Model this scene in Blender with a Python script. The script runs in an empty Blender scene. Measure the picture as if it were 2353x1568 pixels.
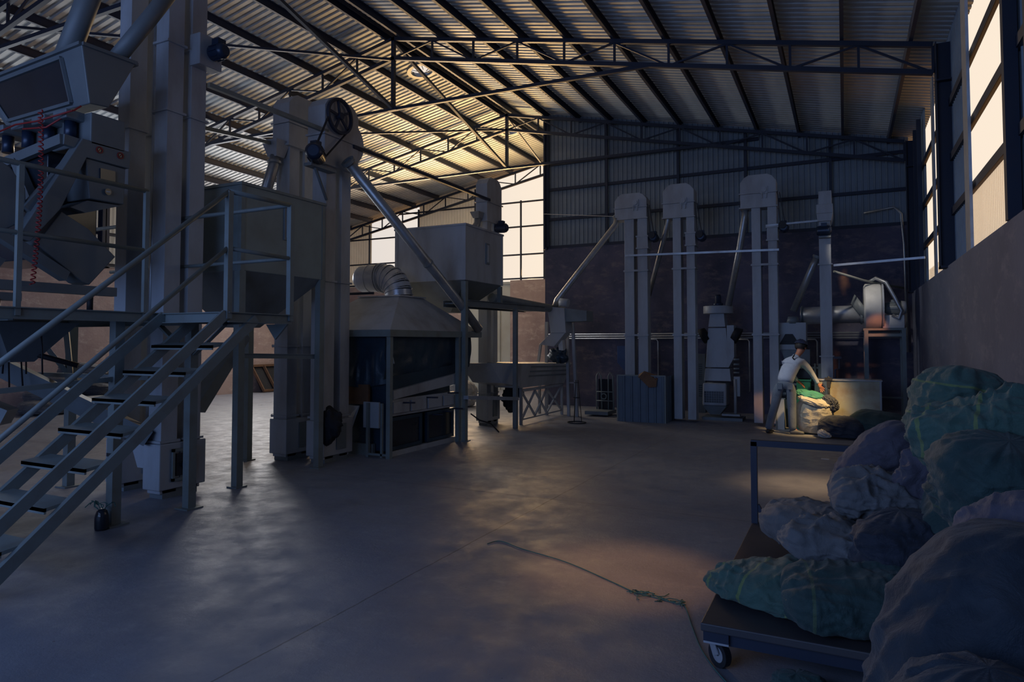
import bpy, bmesh, math, random
from mathutils import Vector, noise, Matrix
PI = math.pi
C = bpy.context.scene.collection
random.seed(7)
# ------------------------------------------------------------------ camera
TH = math.radians(26.3); PT = math.radians(2.2); FPX = 1547.0; SH = -56.4; CH = 1.6
FW = Vector((-math.sin(TH)*math.cos(PT), math.cos(TH)*math.cos(PT), math.sin(PT)))
RT = Vector((math.cos(TH), math.sin(TH), 0))
UP = Vector((math.sin(TH)*math.sin(PT), -math.cos(TH)*math.sin(PT), math.cos(PT)))
EYE = Vector((0, 0, CH))
cd = bpy.data.cameras.new('camera'); cam = bpy.data.objects.new('camera', cd); C.objects.link(cam)
cam.location = EYE; cam.rotation_euler = (PI/2+PT, 0, TH)
cd.sensor_width = 36; cd.lens = FPX/2353*36; cd.shift_y = SH/2353; cd.clip_start = .05; cd.clip_end = 300
bpy.context.scene.camera = cam
def ray(u, v): return FW + RT*((u-1176.5)/FPX) - UP*((v-784-SH)/FPX)
def aty(u, v, y):
    d = ray(u, v); return EYE + d*(y/d.y)
def atx(u, v, x):
    d = ray(u, v); return EYE + d*(x/d.x)
def atz(u, v, z=0):
    d = ray(u, v); return EYE + d*((z-CH)/d.z)
# ------------------------------------------------------------------ light
R = math.radians
S = bpy.context.scene
S.view_settings.view_transform = 'Standard'; S.view_settings.look = 'None'
S.view_settings.exposure = 0.0; S.view_settings.gamma = 1.0
w = bpy.data.worlds.new('sky'); S.world = w; w.use_nodes = True
nt = w.node_tree; nt.nodes.clear()
wo = nt.nodes.new('ShaderNodeOutputWorld'); bg = nt.nodes.new('ShaderNodeBackground')
tc = nt.nodes.new('ShaderNodeTexCoord'); sx = nt.nodes.new('ShaderNodeSeparateXYZ')
nt.links.new(tc.outputs['Generated'], sx.inputs[0])
def wramp(src, pts):
    r = nt.nodes.new('ShaderNodeValToRGB')
    m = nt.nodes.new('ShaderNodeMapRange'); m.inputs['From Min'].default_value = -1; m.inputs['From Max'].default_value = 1
    nt.links.new(src, m.inputs['Value']); nt.links.new(m.outputs[0], r.inputs[0])
    e = r.color_ramp.elements
    while len(e) < len(pts): e.new(.5)
    for i, (p, c) in enumerate(pts): e[i].position = p; e[i].color = (*c, 1)
    return r.outputs[0]
SKY_Y = wramp(sx.outputs['Y'], [(.0, (.10, .17, .34)), (.46, (.14, .22, .42)), (.52, (.98, .82, .66)), (1, (.98, .83, .67))])
SKY_X = wramp(sx.outputs['X'], [(.0, (.42, .50, .66)), (.10, (.62, .62, .66)), (.30, (.98, .83, .67)), (1, (.98, .84, .70))])
mx = nt.nodes.new('ShaderNodeMix'); mx.data_type = 'RGBA'; mx.blend_type = 'DARKEN'; mx.inputs[0].default_value = 1
nt.links.new(SKY_Y, mx.inputs[6]); nt.links.new(SKY_X, mx.inputs[7])
SKY_Z = wramp(sx.outputs['Z'], [(.0, (.85, .48, .20)), (.485, (.85, .48, .20)), (.5, (1, 1, 1)), (1, (1, 1, 1))])
mz = nt.nodes.new('ShaderNodeMix'); mz.data_type = 'RGBA'; mz.blend_type = 'MULTIPLY'; mz.inputs[0].default_value = 1
nt.links.new(mx.outputs[2], mz.inputs[6]); nt.links.new(SKY_Z, mz.inputs[7])
nt.links.new(mz.outputs[2], bg.inputs[0]); nt.links.new(bg.outputs[0], wo.inputs[0])
bg.inputs[1].default_value = 1.0
def lamp(name, kind, loc, target, energy, color, **kw):
    l = bpy.data.lights.new(name, kind); l.energy = energy; l.color = color
    o = bpy.data.objects.new(name, l); C.objects.link(o); o.location = loc
    o.rotation_euler = (Vector(target)-Vector(loc)).to_track_quat('-Z', 'Y').to_euler()
    for k, v in kw.items(): setattr(l, k, v)
    return o
def portal(loc, target, sx_, sy_):
    l = lamp('window_portal', 'AREA', loc, target, 1, (1, 1, 1), shape='RECTANGLE', size=sx_, size_y=sy_)
    l.data.cycles.is_portal = True
    return l
# evening sun bouncing off the yard beyond the far openings, up under the roof
lamp('roof_glow', 'AREA', (-11.5, 19.3, 3.6), (-9.2, 13.6, 7.4), 340, (1, .60, .24), shape='RECTANGLE', size=5.5, size_y=1.0, spread=R(118))
lamp('roof_glow', 'AREA', (-10.3, 18.3, 4.7), (-9.3, 15.5, 7.5), 230, (1, .64, .27), shape='RECTANGLE', size=4.5, size_y=.8, spread=R(140))
# added fill lamp along the left wall, lifting the left slope
lamp('roof_fill', 'AREA', (-16.6, 9.5, 3.7), (-10.5, 8.5, 7.2), 140, (.85, .92, 1), shape='RECTANGLE', size=13, size_y=.8, spread=R(115))
# added cool fill lamp behind the photographer, inside the front doorway
lamp('cool_fill', 'AREA', (-5.5, -3.6, 3.0), (-5.5, 8, 1.6), 290, (.32, .50, 1.0), shape='RECTANGLE', size=9, size_y=3.6)
# daylight from the openings in the left and far walls
lamp('left_daylight', 'AREA', (-16.7, 15.4, 4.5), (-8, 9.5, 0), 250, (.92, .90, .90), shape='RECTANGLE', size=3.2, size_y=1.5)
lamp('far_daylight', 'AREA', (-13.2, 19.7, 5.0), (-8.5, 10, .5), 180, (1, .84, .68), shape='RECTANGLE', size=4, size_y=1.8, spread=R(150))
# added spots without a real source: glow patches, worker and blower light
lamp('glow_spot', 'SPOT', (-.75, 4.5, 5.4), (-1.42, 4.61, 0), 520, (1, .46, .17), spot_size=R(19), spot_blend=1.0, shadow_soft_size=.05)
lamp('glow_spot', 'SPOT', (-.1, 8.3, 5.3), (-.38, 8.3, 0), 900, (1, .62, .30), spot_size=R(19), spot_blend=1.0, shadow_soft_size=.35)
lamp('glow_spot', 'SPOT', (.4, 11.9, 2.6), (-.5, 13.0, .30), 560, (1, .62, .24), spot_size=R(32), spot_blend=.9, shadow_soft_size=.1)
lamp('glow_spot', 'SPOT', (-2.6, 10.6, 3.4), (-.95, 12.8, 1.1), 190, (.86, .92, 1), spot_size=R(24), spot_blend=.9, shadow_soft_size=.1)
lamp('glow_spot', 'SPOT', (-2.1, 12.9, .9), (-1.3, 13.8, .32), 22, (1, .42, .12), spot_size=R(30), spot_blend=1, shadow_soft_size=.05)
lamp('glow_spot', 'SPOT', (-.7, 13.4, 5.0), (.20, 16, 2.85), 600, (1, .42, .12), spot_size=R(10), spot_blend=1, shadow_soft_size=.05)
lamp('glow_spot', 'SPOT', (.9, 13.2, 2.6), (.15, 16, 1.15), 90, (1, .32, .1), spot_size=R(18), spot_blend=1, shadow_soft_size=.05)
lamp('glow_spot', 'SPOT', (-.2, 12.4, 4.4), (.35, 14.9, 2.35), 170, (1, .90, .76), spot_size=R(26), spot_blend=1, shadow_soft_size=.05)
# ------------------------------------------------------------------ materials
def nodes_of(name):
    m = bpy.data.materials.new(name); m.use_nodes = True
    n = m.node_tree; return m, n, n.nodes['Principled BSDF']
def rgbmix(n, fac, a, b):
    x = n.nodes.new('ShaderNodeMix'); x.data_type = 'RGBA'
    if hasattr(fac, 'is_linked'): n.links.new(fac, x.inputs[0])
    else: x.inputs[0].default_value = fac
    for i, c in ((6, a), (7, b)):
        if hasattr(c, 'is_linked'): n.links.new(c, x.inputs[i])
        else: x.inputs[i].default_value = (*c, 1)
    return x.outputs[2]
def noisef(n, scale, lo=.4, hi=.6, detail=5, rough=.6, stretch=None, dist=0.):
    t = n.nodes.new('ShaderNodeTexNoise'); t.inputs['Scale'].default_value = scale
    t.inputs['Detail'].default_value = detail; t.inputs['Roughness'].default_value = rough
    t.inputs['Distortion'].default_value = dist
    co = n.nodes.new('ShaderNodeTexCoord'); mp = n.nodes.new('ShaderNodeMapping')
    if stretch: mp.inputs['Scale'].default_value = stretch
    n.links.new(co.outputs['Object'], mp.inputs[0]); n.links.new(mp.outputs[0], t.inputs[0])
    r = n.nodes.new('ShaderNodeMapRange'); r.inputs['From Min'].default_value = lo; r.inputs['From Max'].default_value = hi
    n.links.new(t.outputs['Fac'], r.inputs[0]); return r.outputs[0]
def bump(n, b, h, strength=.3, dist=.01):
    bp = n.nodes.new('ShaderNodeBump'); bp.inputs['Strength'].default_value = strength; bp.inputs['Distance'].default_value = dist
    n.links.new(h, bp.inputs['Height']); n.links.new(bp.outputs[0], b.inputs['Normal'])
def mat(name, col, rough=.5, metal=0., dirt=None, damt=.5, scale=3., bmp=.0, bscale=30., stretch=None, spec=.5, lo=.45, hi=.75):
    m, n, b = nodes_of(name)
    b.inputs['Roughness'].default_value = rough; b.inputs['Metallic'].default_value = metal
    b.inputs['Specular IOR Level'].default_value = spec
    dirt = dirt or tuple(c*.55 for c in col)
    f = noisef(n, scale, lo, hi, stretch=stretch)
    mu = n.nodes.new('ShaderNodeMath'); mu.operation = 'MULTIPLY'; mu.inputs[1].default_value = damt; mu.use_clamp = True
    n.links.new(f, mu.inputs[0])
    n.links.new(rgbmix(n, mu.outputs[0], col, dirt), b.inputs['Base Color'])
    if bmp: bump(n, b, noisef(n, bscale, .2, .8), bmp)
    return m
M = {}
M['paint'] = mat('machine_paint', (.38, .41, .45), .48, .0, (.20, .18, .17), .75, 2.2, .08, 14, (1, 1, .35))
M['paintd'] = mat('dark_machine_paint', (.17, .20, .22), .5, .1, (.09, .09, .09), .6, 2.5)
M['paintg'] = mat('grey_green_paint', (.20, .25, .26), .45, .1, (.13, .14, .14), .6, 2.)
M['steel'] = mat('dark_structural_steel', (.020, .030, .058), .55, .2, (.035, .035, .05), .5, 5.)
M['rail'] = mat('rail_paint', (.19, .225, .225), .55, .1, (.14, .12, .10), .5, 5.)
M['rusty'] = mat('rusty_purlin_steel', (.022, .034, .070), .6, .1, (.07, .05, .05), .5, 2.)
M['galv'] = mat('galvanised_steel', (.52, .55, .60), .34, .55, (.34, .36, .40), .7, 6.)
M['pipe'] = mat('pipe_steel', (.36, .38, .40), .36, .6, (.2, .18, .16), .7, 4.)
M['roof'] = mat('roof_sheet', (.42, .45, .47), .58, .1, (.28, .29, .30), .6, .8, .0, 1, (4, 1, 1))
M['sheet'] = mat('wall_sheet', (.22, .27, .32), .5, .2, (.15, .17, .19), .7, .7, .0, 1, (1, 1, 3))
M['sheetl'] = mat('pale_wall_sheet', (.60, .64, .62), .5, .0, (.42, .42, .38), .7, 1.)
def translucent(m, c, f):
    n = m.node_tree; t = n.nodes.new('ShaderNodeBsdfTranslucent'); t.inputs[0].default_value = (*c, 1)
    x = n.nodes.new('ShaderNodeMixShader'); x.inputs[0].default_value = f; b = n.nodes['Principled BSDF']
    n.links.new(b.outputs[0], x.inputs[1]); n.links.new(t.outputs[0], x.inputs[2]); n.links.new(x.outputs[0], n.nodes['Material Output'].inputs[0])
translucent(M['sheetl'], (.75, .76, .70), .22)
M['deck'] = mat('dark_deck_steel', (.055, .055, .065), .55, .2, (.09, .075, .07), .6, 4.)
M['sheetd'] = mat('dark_corrugated_sheet', (.10, .14, .19), .5, .1, (.07, .08, .10), .6, 2.)
M['tank'] = mat('warm_lit_tank_paint', (.36, .35, .26), .5, 0, (.24, .15, .07), .8, 3.5)  # warm light on the tank mixed into its colour as yellow-brown mottling
M['mach'] = mat('blue_grey_machine_paint', (.15, .17, .18), .5, .1, (.09, .11, .13), .5, 3.)
M['rubber'] = mat('black_rubber', (.012, .013, .018), .6)
M['motor'] = mat('motor_paint', (.02, .035, .07), .35, .3)
M['tarp'] = mat('dark_tarpaulin', (.018, .045, .075), .35, 0, (.012, .02, .035), .7, 3., .5, 8)
M['screen'] = mat('dark_screen_glass', (.02, .025, .035), .15)
M['blackcloth'] = mat('black_cloth', (.012, .014, .02), .8, 0, None, .5, 5, .6, 20)
M['wood'] = mat('rough_wood', (.16, .085, .045), .8, 0, (.08, .045, .03), .7, 6, .3, 20)
M['blue'] = mat('blue_box_paint', (.03, .07, .19), .5)
M['greenmetal'] = mat('green_machine_paint', (.03, .22, .10), .45)
M['red'] = mat('red_hose', (.30, .02, .02), .5)
M['white'] = mat('white_paint', (.6, .6, .58), .5)
M['skin'] = mat('skin', (.42, .17, .10), .55)
M['shirt'] = mat('grey_shirt_cloth', (.34, .38, .47), .85, 0, (.26, .29, .37), .6, 9, .4, 40)
M['jeans'] = mat('grey_denim', (.12, .15, .20), .9, 0, (.08, .10, .14), .7, 14, .4, 60)
M['cap'] = mat('navy_cap_cloth', (.015, .025, .07), .8)
M['hair'] = mat('black_hair', (.012, .01, .012), .6)
M['shoe'] = mat('shoe_leather', (.10, .11, .13), .6)
M['shoed'] = mat('dark_shoe_leather', (.015, .015, .02), .5)
M['twine'] = mat('green_twine', (.04, .14, .13), .7)
M['rope'] = mat('pale_rope', (.30, .30, .26), .8)
def plaster(name, a, b_, c):
    m, n, b = nodes_of(name); b.inputs['Roughness'].default_value = .85
    x = rgbmix(n, noisef(n, .9, .42, .66, 6, .65), a, b_)
    x = rgbmix(n, noisef(n, 2.6, .52, .7, 6, .7, (1, 1, 2.2)), x, c)
    br = n.nodes.new('ShaderNodeTexNoise')
    n.links.new(x, b.inputs['Base Color']); bump(n, b, noisef(n, 22, .2, .8), .35, .01)
    return m
M['plaster'] = plaster('stained_plaster', (.105, .105, .165), (.05, .06, .11), (.19, .165, .20))
M['plaster2'] = plaster('pink_plaster', (.46, .35, .32), (.33, .24, .23), (.58, .48, .44))
M['plaster3'] = plaster('grey_plaster', (.145, .165, .235), (.115, .13, .19), (.20, .21, .27))
def floor_mat():
    m, n, b = nodes_of('concrete_floor')
    a = rgbmix(n, noisef(n, .6, .4, .65, 6, .6), (.225, .24, .285), (.17, .18, .22))
    a = rgbmix(n, noisef(n, 5, .55, .8, 6, .7), a, (.30, .30, .32))
    a = rgbmix(n, noisef(n, 42, .70, .76, 3, .5), a, (.09, .085, .09))
    co = n.nodes.new('ShaderNodeTexCoord'); sp = n.nodes.new('ShaderNodeSeparateXYZ'); n.links.new(co.outputs['Object'], sp.inputs[0])
    def mth(op, x, y=None):
        k = n.nodes.new('ShaderNodeMath'); k.operation = op
        for i, q in enumerate((x, y)):
            if q is None: continue
            if hasattr(q, 'is_linked'): n.links.new(q, k.inputs[i])
            else: k.inputs[i].default_value = q
        return k.outputs[0]
    wob = noisef(n, 1.3, 0, 1, 6, .7)
    def joint(ax, off, per, amp=.05, wd=.006):
        p = mth('ADD', sp.outputs[ax], mth('MULTIPLY', wob, amp))
        q = mth('ABSOLUTE', mth('SUBTRACT', mth('PINGPONG', mth('SUBTRACT', p, off), per/2), 0))
        return mth('LESS_THAN', q, wd)
    j = mth('MAXIMUM', joint('X', -2.68, 4.6), joint('Y', 6.42, 5.0))
    a = rgbmix(n, mth('MULTIPLY', j, .7), a, (.06, .055, .06))
    n.links.new(a, b.inputs['Base Color'])
    r = n.nodes.new('ShaderNodeMapRange'); r.inputs['To Min'].default_value = .34; r.inputs['To Max'].default_value = .62
    n.links.new(noisef(n, 3.5, .35, .65, 6, .7), r.inputs[0]); n.links.new(r.outputs[0], b.inputs['Roughness'])
    h = noisef(n, 15, .2, .8, 8, .78); bump(n, b, h, .34, .010)
    return m
M['floor'] = floor_mat()
def sackmat(name, col, stripe=None, axis='X', pos=(), rough=.62):
    m, n, b = nodes_of(name); b.inputs['Roughness'].default_value = rough
    b.inputs['Sheen Weight'].default_value = .15
    x = rgbmix(n, noisef(n, 4, .35, .7, 5, .6), col, tuple(c*.6 for c in col))
    wv = n.nodes.new('ShaderNodeTexWave'); wv.inputs['Scale'].default_value = 60; wv.wave_type = 'BANDS'
    co = n.nodes.new('ShaderNodeTexCoord'); n.links.new(co.outputs['Object'], wv.inputs[0])
    if stripe:
        at = n.nodes.new('ShaderNodeUVMap'); sp = n.nodes.new('ShaderNodeSeparateXYZ'); n.links.new(at.outputs[0], sp.inputs[0])
        tot = None
        for p in pos:
            s = n.nodes.new('ShaderNodeMath'); s.operation = 'COMPARE'; s.inputs[1].default_value = p; s.inputs[2].default_value = .011
            n.links.new(sp.outputs[0], s.inputs[0])
            if tot is None: tot = s.outputs[0]
            else:
                k = n.nodes.new('ShaderNodeMath'); k.operation = 'MAXIMUM'; n.links.new(tot, k.inputs[0]); n.links.new(s.outputs[0], k.inputs[1]); tot = k.outputs[0]
        k = n.nodes.new('ShaderNodeMath'); k.operation = 'MULTIPLY'; k.inputs[1].default_value = .38; n.links.new(tot, k.inputs[0])
        x = rgbmix(n, k.outputs[0], x, stripe)
    n.links.new(x, b.inputs['Base Color'])
    bump(n, b, noisef(n, 9, .25, .75, 8, .7, (1, 1, 1), .6), .55, .02)
    return m
M['sgreen'] = sackmat('green_woven_sack', (.055, .128, .108), (.30, .36, .06), pos=(.12, .45, .78))
M['sdgreen'] = sackmat('dark_green_woven_sack', (.022, .062, .062), (.12, .17, .06), pos=(.2,))
M['sgrey'] = sackmat('grey_woven_sack', (.14, .145, .155))
M['spurp'] = sackmat('dull_purple_woven_sack', (.085, .08, .115))
M['snavy'] = sackmat('dark_navy_woven_sack', (.014, .027, .045))
M['scream'] = sackmat('cream_woven_sack', (.48, .46, .38))
M['steal'] = sackmat('teal_sack_cloth', (.03, .24, .17))
M['sblack'] = sackmat('black_blue_sack', (.02, .028, .05))
M['swhite'] = sackmat('white_crumpled_plastic', (.6, .6, .58), rough=.35)
def clearsheet():
    m, n, b = nodes_of('clear_corrugated_sheet')
    t = n.nodes.new('ShaderNodeBsdfTransparent'); t.inputs[0].default_value = (1, .98, .95, 1)
    d = n.nodes.new('ShaderNodeBsdfTranslucent'); d.inputs[0].default_value = (.9, .9, .85, 1)
    x = n.nodes.new('ShaderNodeMixShader'); x.inputs[0].default_value = .22
    n.links.new(t.outputs[0], x.inputs[1]); n.links.new(d.outputs[0], x.inputs[2])
    n.links.new(x.outputs[0], n.nodes['Material Output'].inputs[0]); return m
M['clear'] = clearsheet()
# ------------------------------------------------------------------ builders
class MB:
    def __init__(s): s.v = []; s.f = []; s.sm = []; s.st = []
    def add(s, vs, fs, smooth=False):
        o = len(s.v); s.st.append((o, len(s.f))); s.v += [Vector(p) for p in vs]; s.f += [tuple(i+o for i in f) for f in fs]; s.sm += [smooth]*len(fs); return s
    def hexa(s, p):
        return s.add(p, [(3, 2, 1, 0), (4, 5, 6, 7), (0, 1, 5, 4), (1, 2, 6, 5), (2, 3, 7, 6), (3, 0, 4, 7)])
    def box(s, x0, x1, y0, y1, z0, z1):
        return s.hexa([(x0, y0, z0), (x1, y0, z0), (x1, y1, z0), (x0, y1, z0), (x0, y0, z1), (x1, y0, z1), (x1, y1, z1), (x0, y1, z1)])
    def frus(s, a, z0, b, z1):
        return s.hexa([(a[0], a[2], z0), (a[1], a[2], z0), (a[1], a[3], z0), (a[0], a[3], z0), (b[0], b[2], z1), (b[1], b[2], z1), (b[1], b[3], z1), (b[0], b[3], z1)])
    def bar(s, p, q, w, h=None, up=(0, 0, 1)):
        p = Vector(p); q = Vector(q); h = h or w; d = (q-p).normalized(); up = Vector(up)
        if abs(d.dot(up)) > .98: up = Vector((1, 0, 0))
        a = d.cross(up).normalized()*w/2; b = a.normalized().cross(d).normalized()*h/2
        return s.hexa([p-a-b, p+a-b, p+a+b, p-a+b, q-a-b, q+a-b, q+a+b, q-a+b])
    def lchan(s, p, q, w, t=.008, up=(0, 0, 1)):      # channel section: web and two flanges
        p = Vector(p); q = Vector(q); d = (q-p).normalized(); up = Vector(up)
        a = d.cross(up).normalized(); b = a.cross(d).normalized()
        s.bar(p, q, t, w, up)
        for k in (-1, 1):
            o = b*(k*(w/2-t/2))+a*(w*.2); s.bar(p+o, q+o, w*.4, t, up)
        return s
    def tube(s, pts, r, n=12, caps=True, rf=None):
        pts = [Vector(p) for p in pts]; m = len(pts); o = len(s.v); prev = None; s.st.append((o, len(s.f)))
        for i, p in enumerate(pts):
            d = (pts[min(i+1, m-1)]-pts[max(i-1, 0)]).normalized()
            if prev is None:
                a = d.cross(Vector((0, 0, 1)) if abs(d.z) < .9 else Vector((1, 0, 0))).normalized()
            else:
                a = (prev-d*prev.dot(d)).normalized()
            prev = a; b = d.cross(a); rr = rf(i/(m-1)) if rf else (r[i] if isinstance(r, (list, tuple)) else r)
            for k in range(n):
                t = 2*PI*k/n; s.v.append(p+a*math.cos(t)*rr+b*math.sin(t)*rr)
        for i in range(m-1):
            for k in range(n):
                s.f.append((o+i*n+k, o+i*n+(k+1) % n, o+(i+1)*n+(k+1) % n, o+(i+1)*n+k)); s.sm.append(True)
        if caps:
            s.f.append(tuple(o+k for k in range(n-1, -1, -1))); s.f.append(tuple(o+(m-1)*n+k for k in range(n))); s.sm += [False, False]
        return s
    def prism(s, poly, axis, a0, a1):                  # poly in the two other axes
        def mk(u, v, a):
            return (a, u, v) if axis == 0 else (u, a, v) if axis == 1 else (u, v, a)
        n = len(poly)
        vs = [mk(u, v, a0) for u, v in poly]+[mk(u, v, a1) for u, v in poly]
        fs = [tuple(range(n)), tuple(range(2*n-1, n-1, -1))]+[(i, (i+1) % n, n+(i+1) % n, n+i) for i in range(n)]
        return s.add(vs, fs)
    def ring(s, c, axis, R, r, t, n=40):
        c = Vector(c); ax = Vector(axis).normalized(); a = ax.orthogonal().normalized(); b = ax.cross(a)
        vs = []; fs = []
        for k in range(n):
            q = a*math.cos(2*PI*k/n)+b*math.sin(2*PI*k/n)
            for rr, h in ((R, -t/2), (R, t/2), (r, t/2), (r, -t/2)): vs.append(c+q*rr+ax*h)
        for k in range(n):
            for j in range(4): fs.append((k*4+j, k*4+(j+1) % 4, ((k+1) % n)*4+(j+1) % 4, ((k+1) % n)*4+j))
        return s.add(vs, fs)
    def each(s, name, m, parent=None, bevel=0.):       # every shape added becomes a part of its own
        st = s.st+[(len(s.v), len(s.f))]; out = []
        for (a, fa), (b, fb) in zip(st[:-1], st[1:]):
            k = MB(); k.v = s.v[a:b]; k.f = [tuple(i-a for i in f) for f in s.f[fa:fb]]; k.sm = s.sm[fa:fb]; k.st = [(0, 0)]
            out.append(k.build(name, m, parent, bevel))
        return out
    def build(s, name, m, parent=None, bevel=0., root=None):
        org = parent_origin(parent)
        me = bpy.data.meshes.new(name); me.from_pydata([v-org for v in s.v], [], s.f); me.validate()
        bm = bmesh.new(); bm.from_mesh(me); bmesh.ops.recalc_face_normals(bm, faces=bm.faces); bm.to_mesh(me); bm.free()
        if len(me.polygons) == len(s.sm):
            me.polygons.foreach_set('use_smooth', s.sm)
        me.materials.append(m if not isinstance(m, str) else M[m])
        o = bpy.data.objects.new(name, me); C.objects.link(o)
        if parent: o.parent = parent
        if bevel:
            b = o.modifiers.new('bevel', 'BEVEL'); b.width = bevel; b.segments = 2; b.limit_method = 'ANGLE'
        return o
def parent_origin(p):
    o = Vector((0, 0, 0))
    while p is not None: o = o+p.location; p = p.parent
    return o
def thing(name, label, cat, loc=(0, 0, 0), group=None):
    o = bpy.data.objects.new(name, None); C.objects.link(o); o.location = loc; o.empty_display_size = .2
    return tag(o, label, cat, group)
def tag(o, label=None, cat=None, group=None, kind=None):
    if label: o['label'] = label
    if cat: o['category'] = cat
    if group: o['group'] = group
    if kind: o['kind'] = kind
    return o
def struct(o, label=None): return tag(o, label, None, None, 'structure')
ORD = ['first', 'second', 'third', 'fourth', 'fifth', 'sixth', 'seventh', 'eighth', 'ninth', 'tenth', 'eleventh', 'twelfth', 'thirteenth', 'fourteenth']
# ------------------------------------------------------------------ the shell
XR, XL, XK, YB, YF, YN, XP = 1.25, -17.1, -7.92, 16.0, 20.2, -4.0, -6.95
def rz(x): return 7.64-.2*(XK-x) if x < XK else 7.64-.2116*(x-XK)
struct(MB().box(XL-.3, XR+.3, YN-.2, YF+.3, -.2, 0).build('floor', 'floor'))
struct(MB().box(XP, XR+.24, YB, YB+.24, 0, 4.08).build('wall_back', 'plaster'))
struct(MB().box(XR, XR+.24, YN, YB+.24, 0, 2.62).build('wall_right', 'plaster3'))
struct(MB().box(XP-.0, XP+.2, YB+.24, YF, 0, 4.08).build('wall_return', 'plaster'))
struct(MB().box(XL-.24, XL, YN, YF+.24, 0, 3.55).build('wall_left', 'plaster2'))
# far wall below the openings, with a tall sliding door beside the return wall
DX0, DX1 = -11.75, -10.05
f = MB().box(XL, DX0, YF, YF+.24, 0, 3.68).box(DX1, XP, YF, YF+.24, 0, 3.68); struct(f.build('wall_far', 'plaster2'))
d = struct(MB().box(DX0, DX1, YF+.05, YF+.12, 0, 3.62).build('door_1', 'sheetl'))
g = MB()
for i in range(5): g.box(DX0+.02+i*.42, DX0+.045+i*.42, YF+.02, YF+.05, 0, 3.62)
g.box(DX0, DX1, YF+.01, YF+.05, 3.56, 3.64).build('door_rib', 'sheetl', d)
# front wall behind the camera with its wide doorway
f = MB().box(XL, -10.5, YN-.2, YN, 0, 7).box(-.5, XR, YN-.2, YN, 0, 7).box(-10.5, -.5, YN-.2, YN, 5.0, 7.6); struct(f.build('wall_front', 'plaster3'))
def corr(axis, a0, a1, fixed, lo, hi, pitch=.115, dep=.022, side=1):
    """trapezoid sheet standing up: runs along axis (0 = x, 1 = y)"""
    m = MB(); pts = []; a = a0; k = 0
    prof = [(0, 0), (.66, 0), (.74, 1), (.92, 1)]
    while a < a1-1e-6:
        for t, h in prof:
            q = a+t*pitch
            if q > a1: break
            pts.append((q, h*dep*side))
        a += pitch
    pts.append((a1, 0))
    vs = []; fs = []
    for q, h in pts:
        for z in (lo(q) if callable(lo) else lo, hi(q) if callable(hi) else hi):
            vs.append((q, fixed+h, z) if axis == 0 else (fixed+h, q, z))
    for i in range(len(pts)-1): fs.append((2*i, 2*i+2, 2*i+3, 2*i+1))
    return m.add(vs, fs)
def topz(x): return rz(x)+.17
m = corr(0, XP, XR, YB+.10, 4.08, topz, side=-1)
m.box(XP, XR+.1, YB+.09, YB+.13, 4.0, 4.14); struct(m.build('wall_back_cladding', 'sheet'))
# far wall cladding bays
for a, b in ((XL, -15.93), (-13.78, -11.3), (-8.75, XP)):
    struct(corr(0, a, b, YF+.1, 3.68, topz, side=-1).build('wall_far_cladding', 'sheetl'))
# right wall cladding between the openings (openings: 6.95..8.55 and 11.2..13.2)
for a, b in ((YN, 7.5), (9.6, 12.05), (14.1, YB)):
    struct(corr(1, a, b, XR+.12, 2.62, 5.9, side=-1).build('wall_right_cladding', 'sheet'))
struct(corr(1, 7.5, 9.6, XR+.14, 2.62, 3.38, side=-1, pitch=.09).build('window_1', 'clear'))
struct(corr(1, 12.05, 14.1, XR+.14, 2.62, 2.9, side=-1, pitch=.12).build('window_2', 'clear'))
for a, b in ((YN, 14.2), (17.2, YF)):
    struct(corr(1, a, b, XL-.12, 3.55, 5.95, side=1).build('wall_left_cladding', 'sheetl'))
struct(corr(1, YB+.24, YF, XP+.1, 4.08, 7.5, side=1).build('wall_return_cladding', 'sheet'))
portal((-14.85, YF+.2, 5.0), (-14.85, 0, 5.0), 2.2, 2.4); portal((-10.0, YF+.2, 5.5), (-10, 0, 5.5), 2.5, 3.6)
portal((XR+.3, 8.55, 4.3), (-5, 8.55, 4.3), 2.1, 3.0); portal((XR+.3, 13.1, 4.3), (-5, 13.1, 4.3), 2.0, 3.0)
portal((XL-.3, 15.7, 4.75), (0, 15.7, 4.7), 3.0, 2.3); 
portal((-5.5, YN-.3, 2.5), (-5.5, 9, 2.5), 10, 5)
# roof sheets: ribs run from ridge to eave, profile along y; round vents cut out near the ridge
VENTS = [(-8.42, 12.46), (-8.5, 17.13)]
def roof(x0, x1, name):
    m = MB(); pitch = .145; prof = [(0, 0), (.5, 0), (.62, .03), (.88, .03)]; ys = []
    y = YN-.2
    while y < YF+.3:
        for t, h in prof: ys.append((y+t*pitch, h))
        y += pitch
    n = 40; xs = [x0+(x1-x0)*i/n for i in range(n+1)]
    vs = [(x, y, topz(x)+h) for y, h in ys for x in xs]; fs = []
    for j in range(len(ys)-1):
        for i in range(n):
            cx = (xs[i]+xs[i+1])/2; cy = (ys[j][0]+ys[j+1][0])/2
            if any((cx-a)**2+(cy-b)**2 < .24**2 for a, b in VENTS): continue
            fs.append((j*(n+1)+i, j*(n+1)+i+1, (j+1)*(n+1)+i+1, (j+1)*(n+1)+i))
    m.add(vs, fs); return struct(m.build(name, 'roof'))
roof(XL-.2, XK, 'ceiling'); roof(XK, XR+.25, 'ceiling')
struct(MB().box(XK-.16, XK+.16, YN, YF, topz(XK)+.02, topz(XK)+.04).box(XK-.13, XK-.10, YN, YF, topz(XK)-.09, topz(XK)+.0).box(XK+.10, XK+.13, YN, YF, topz(XK)-.09, topz(XK)+0).build('trim_ridge', 'steel'))
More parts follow.
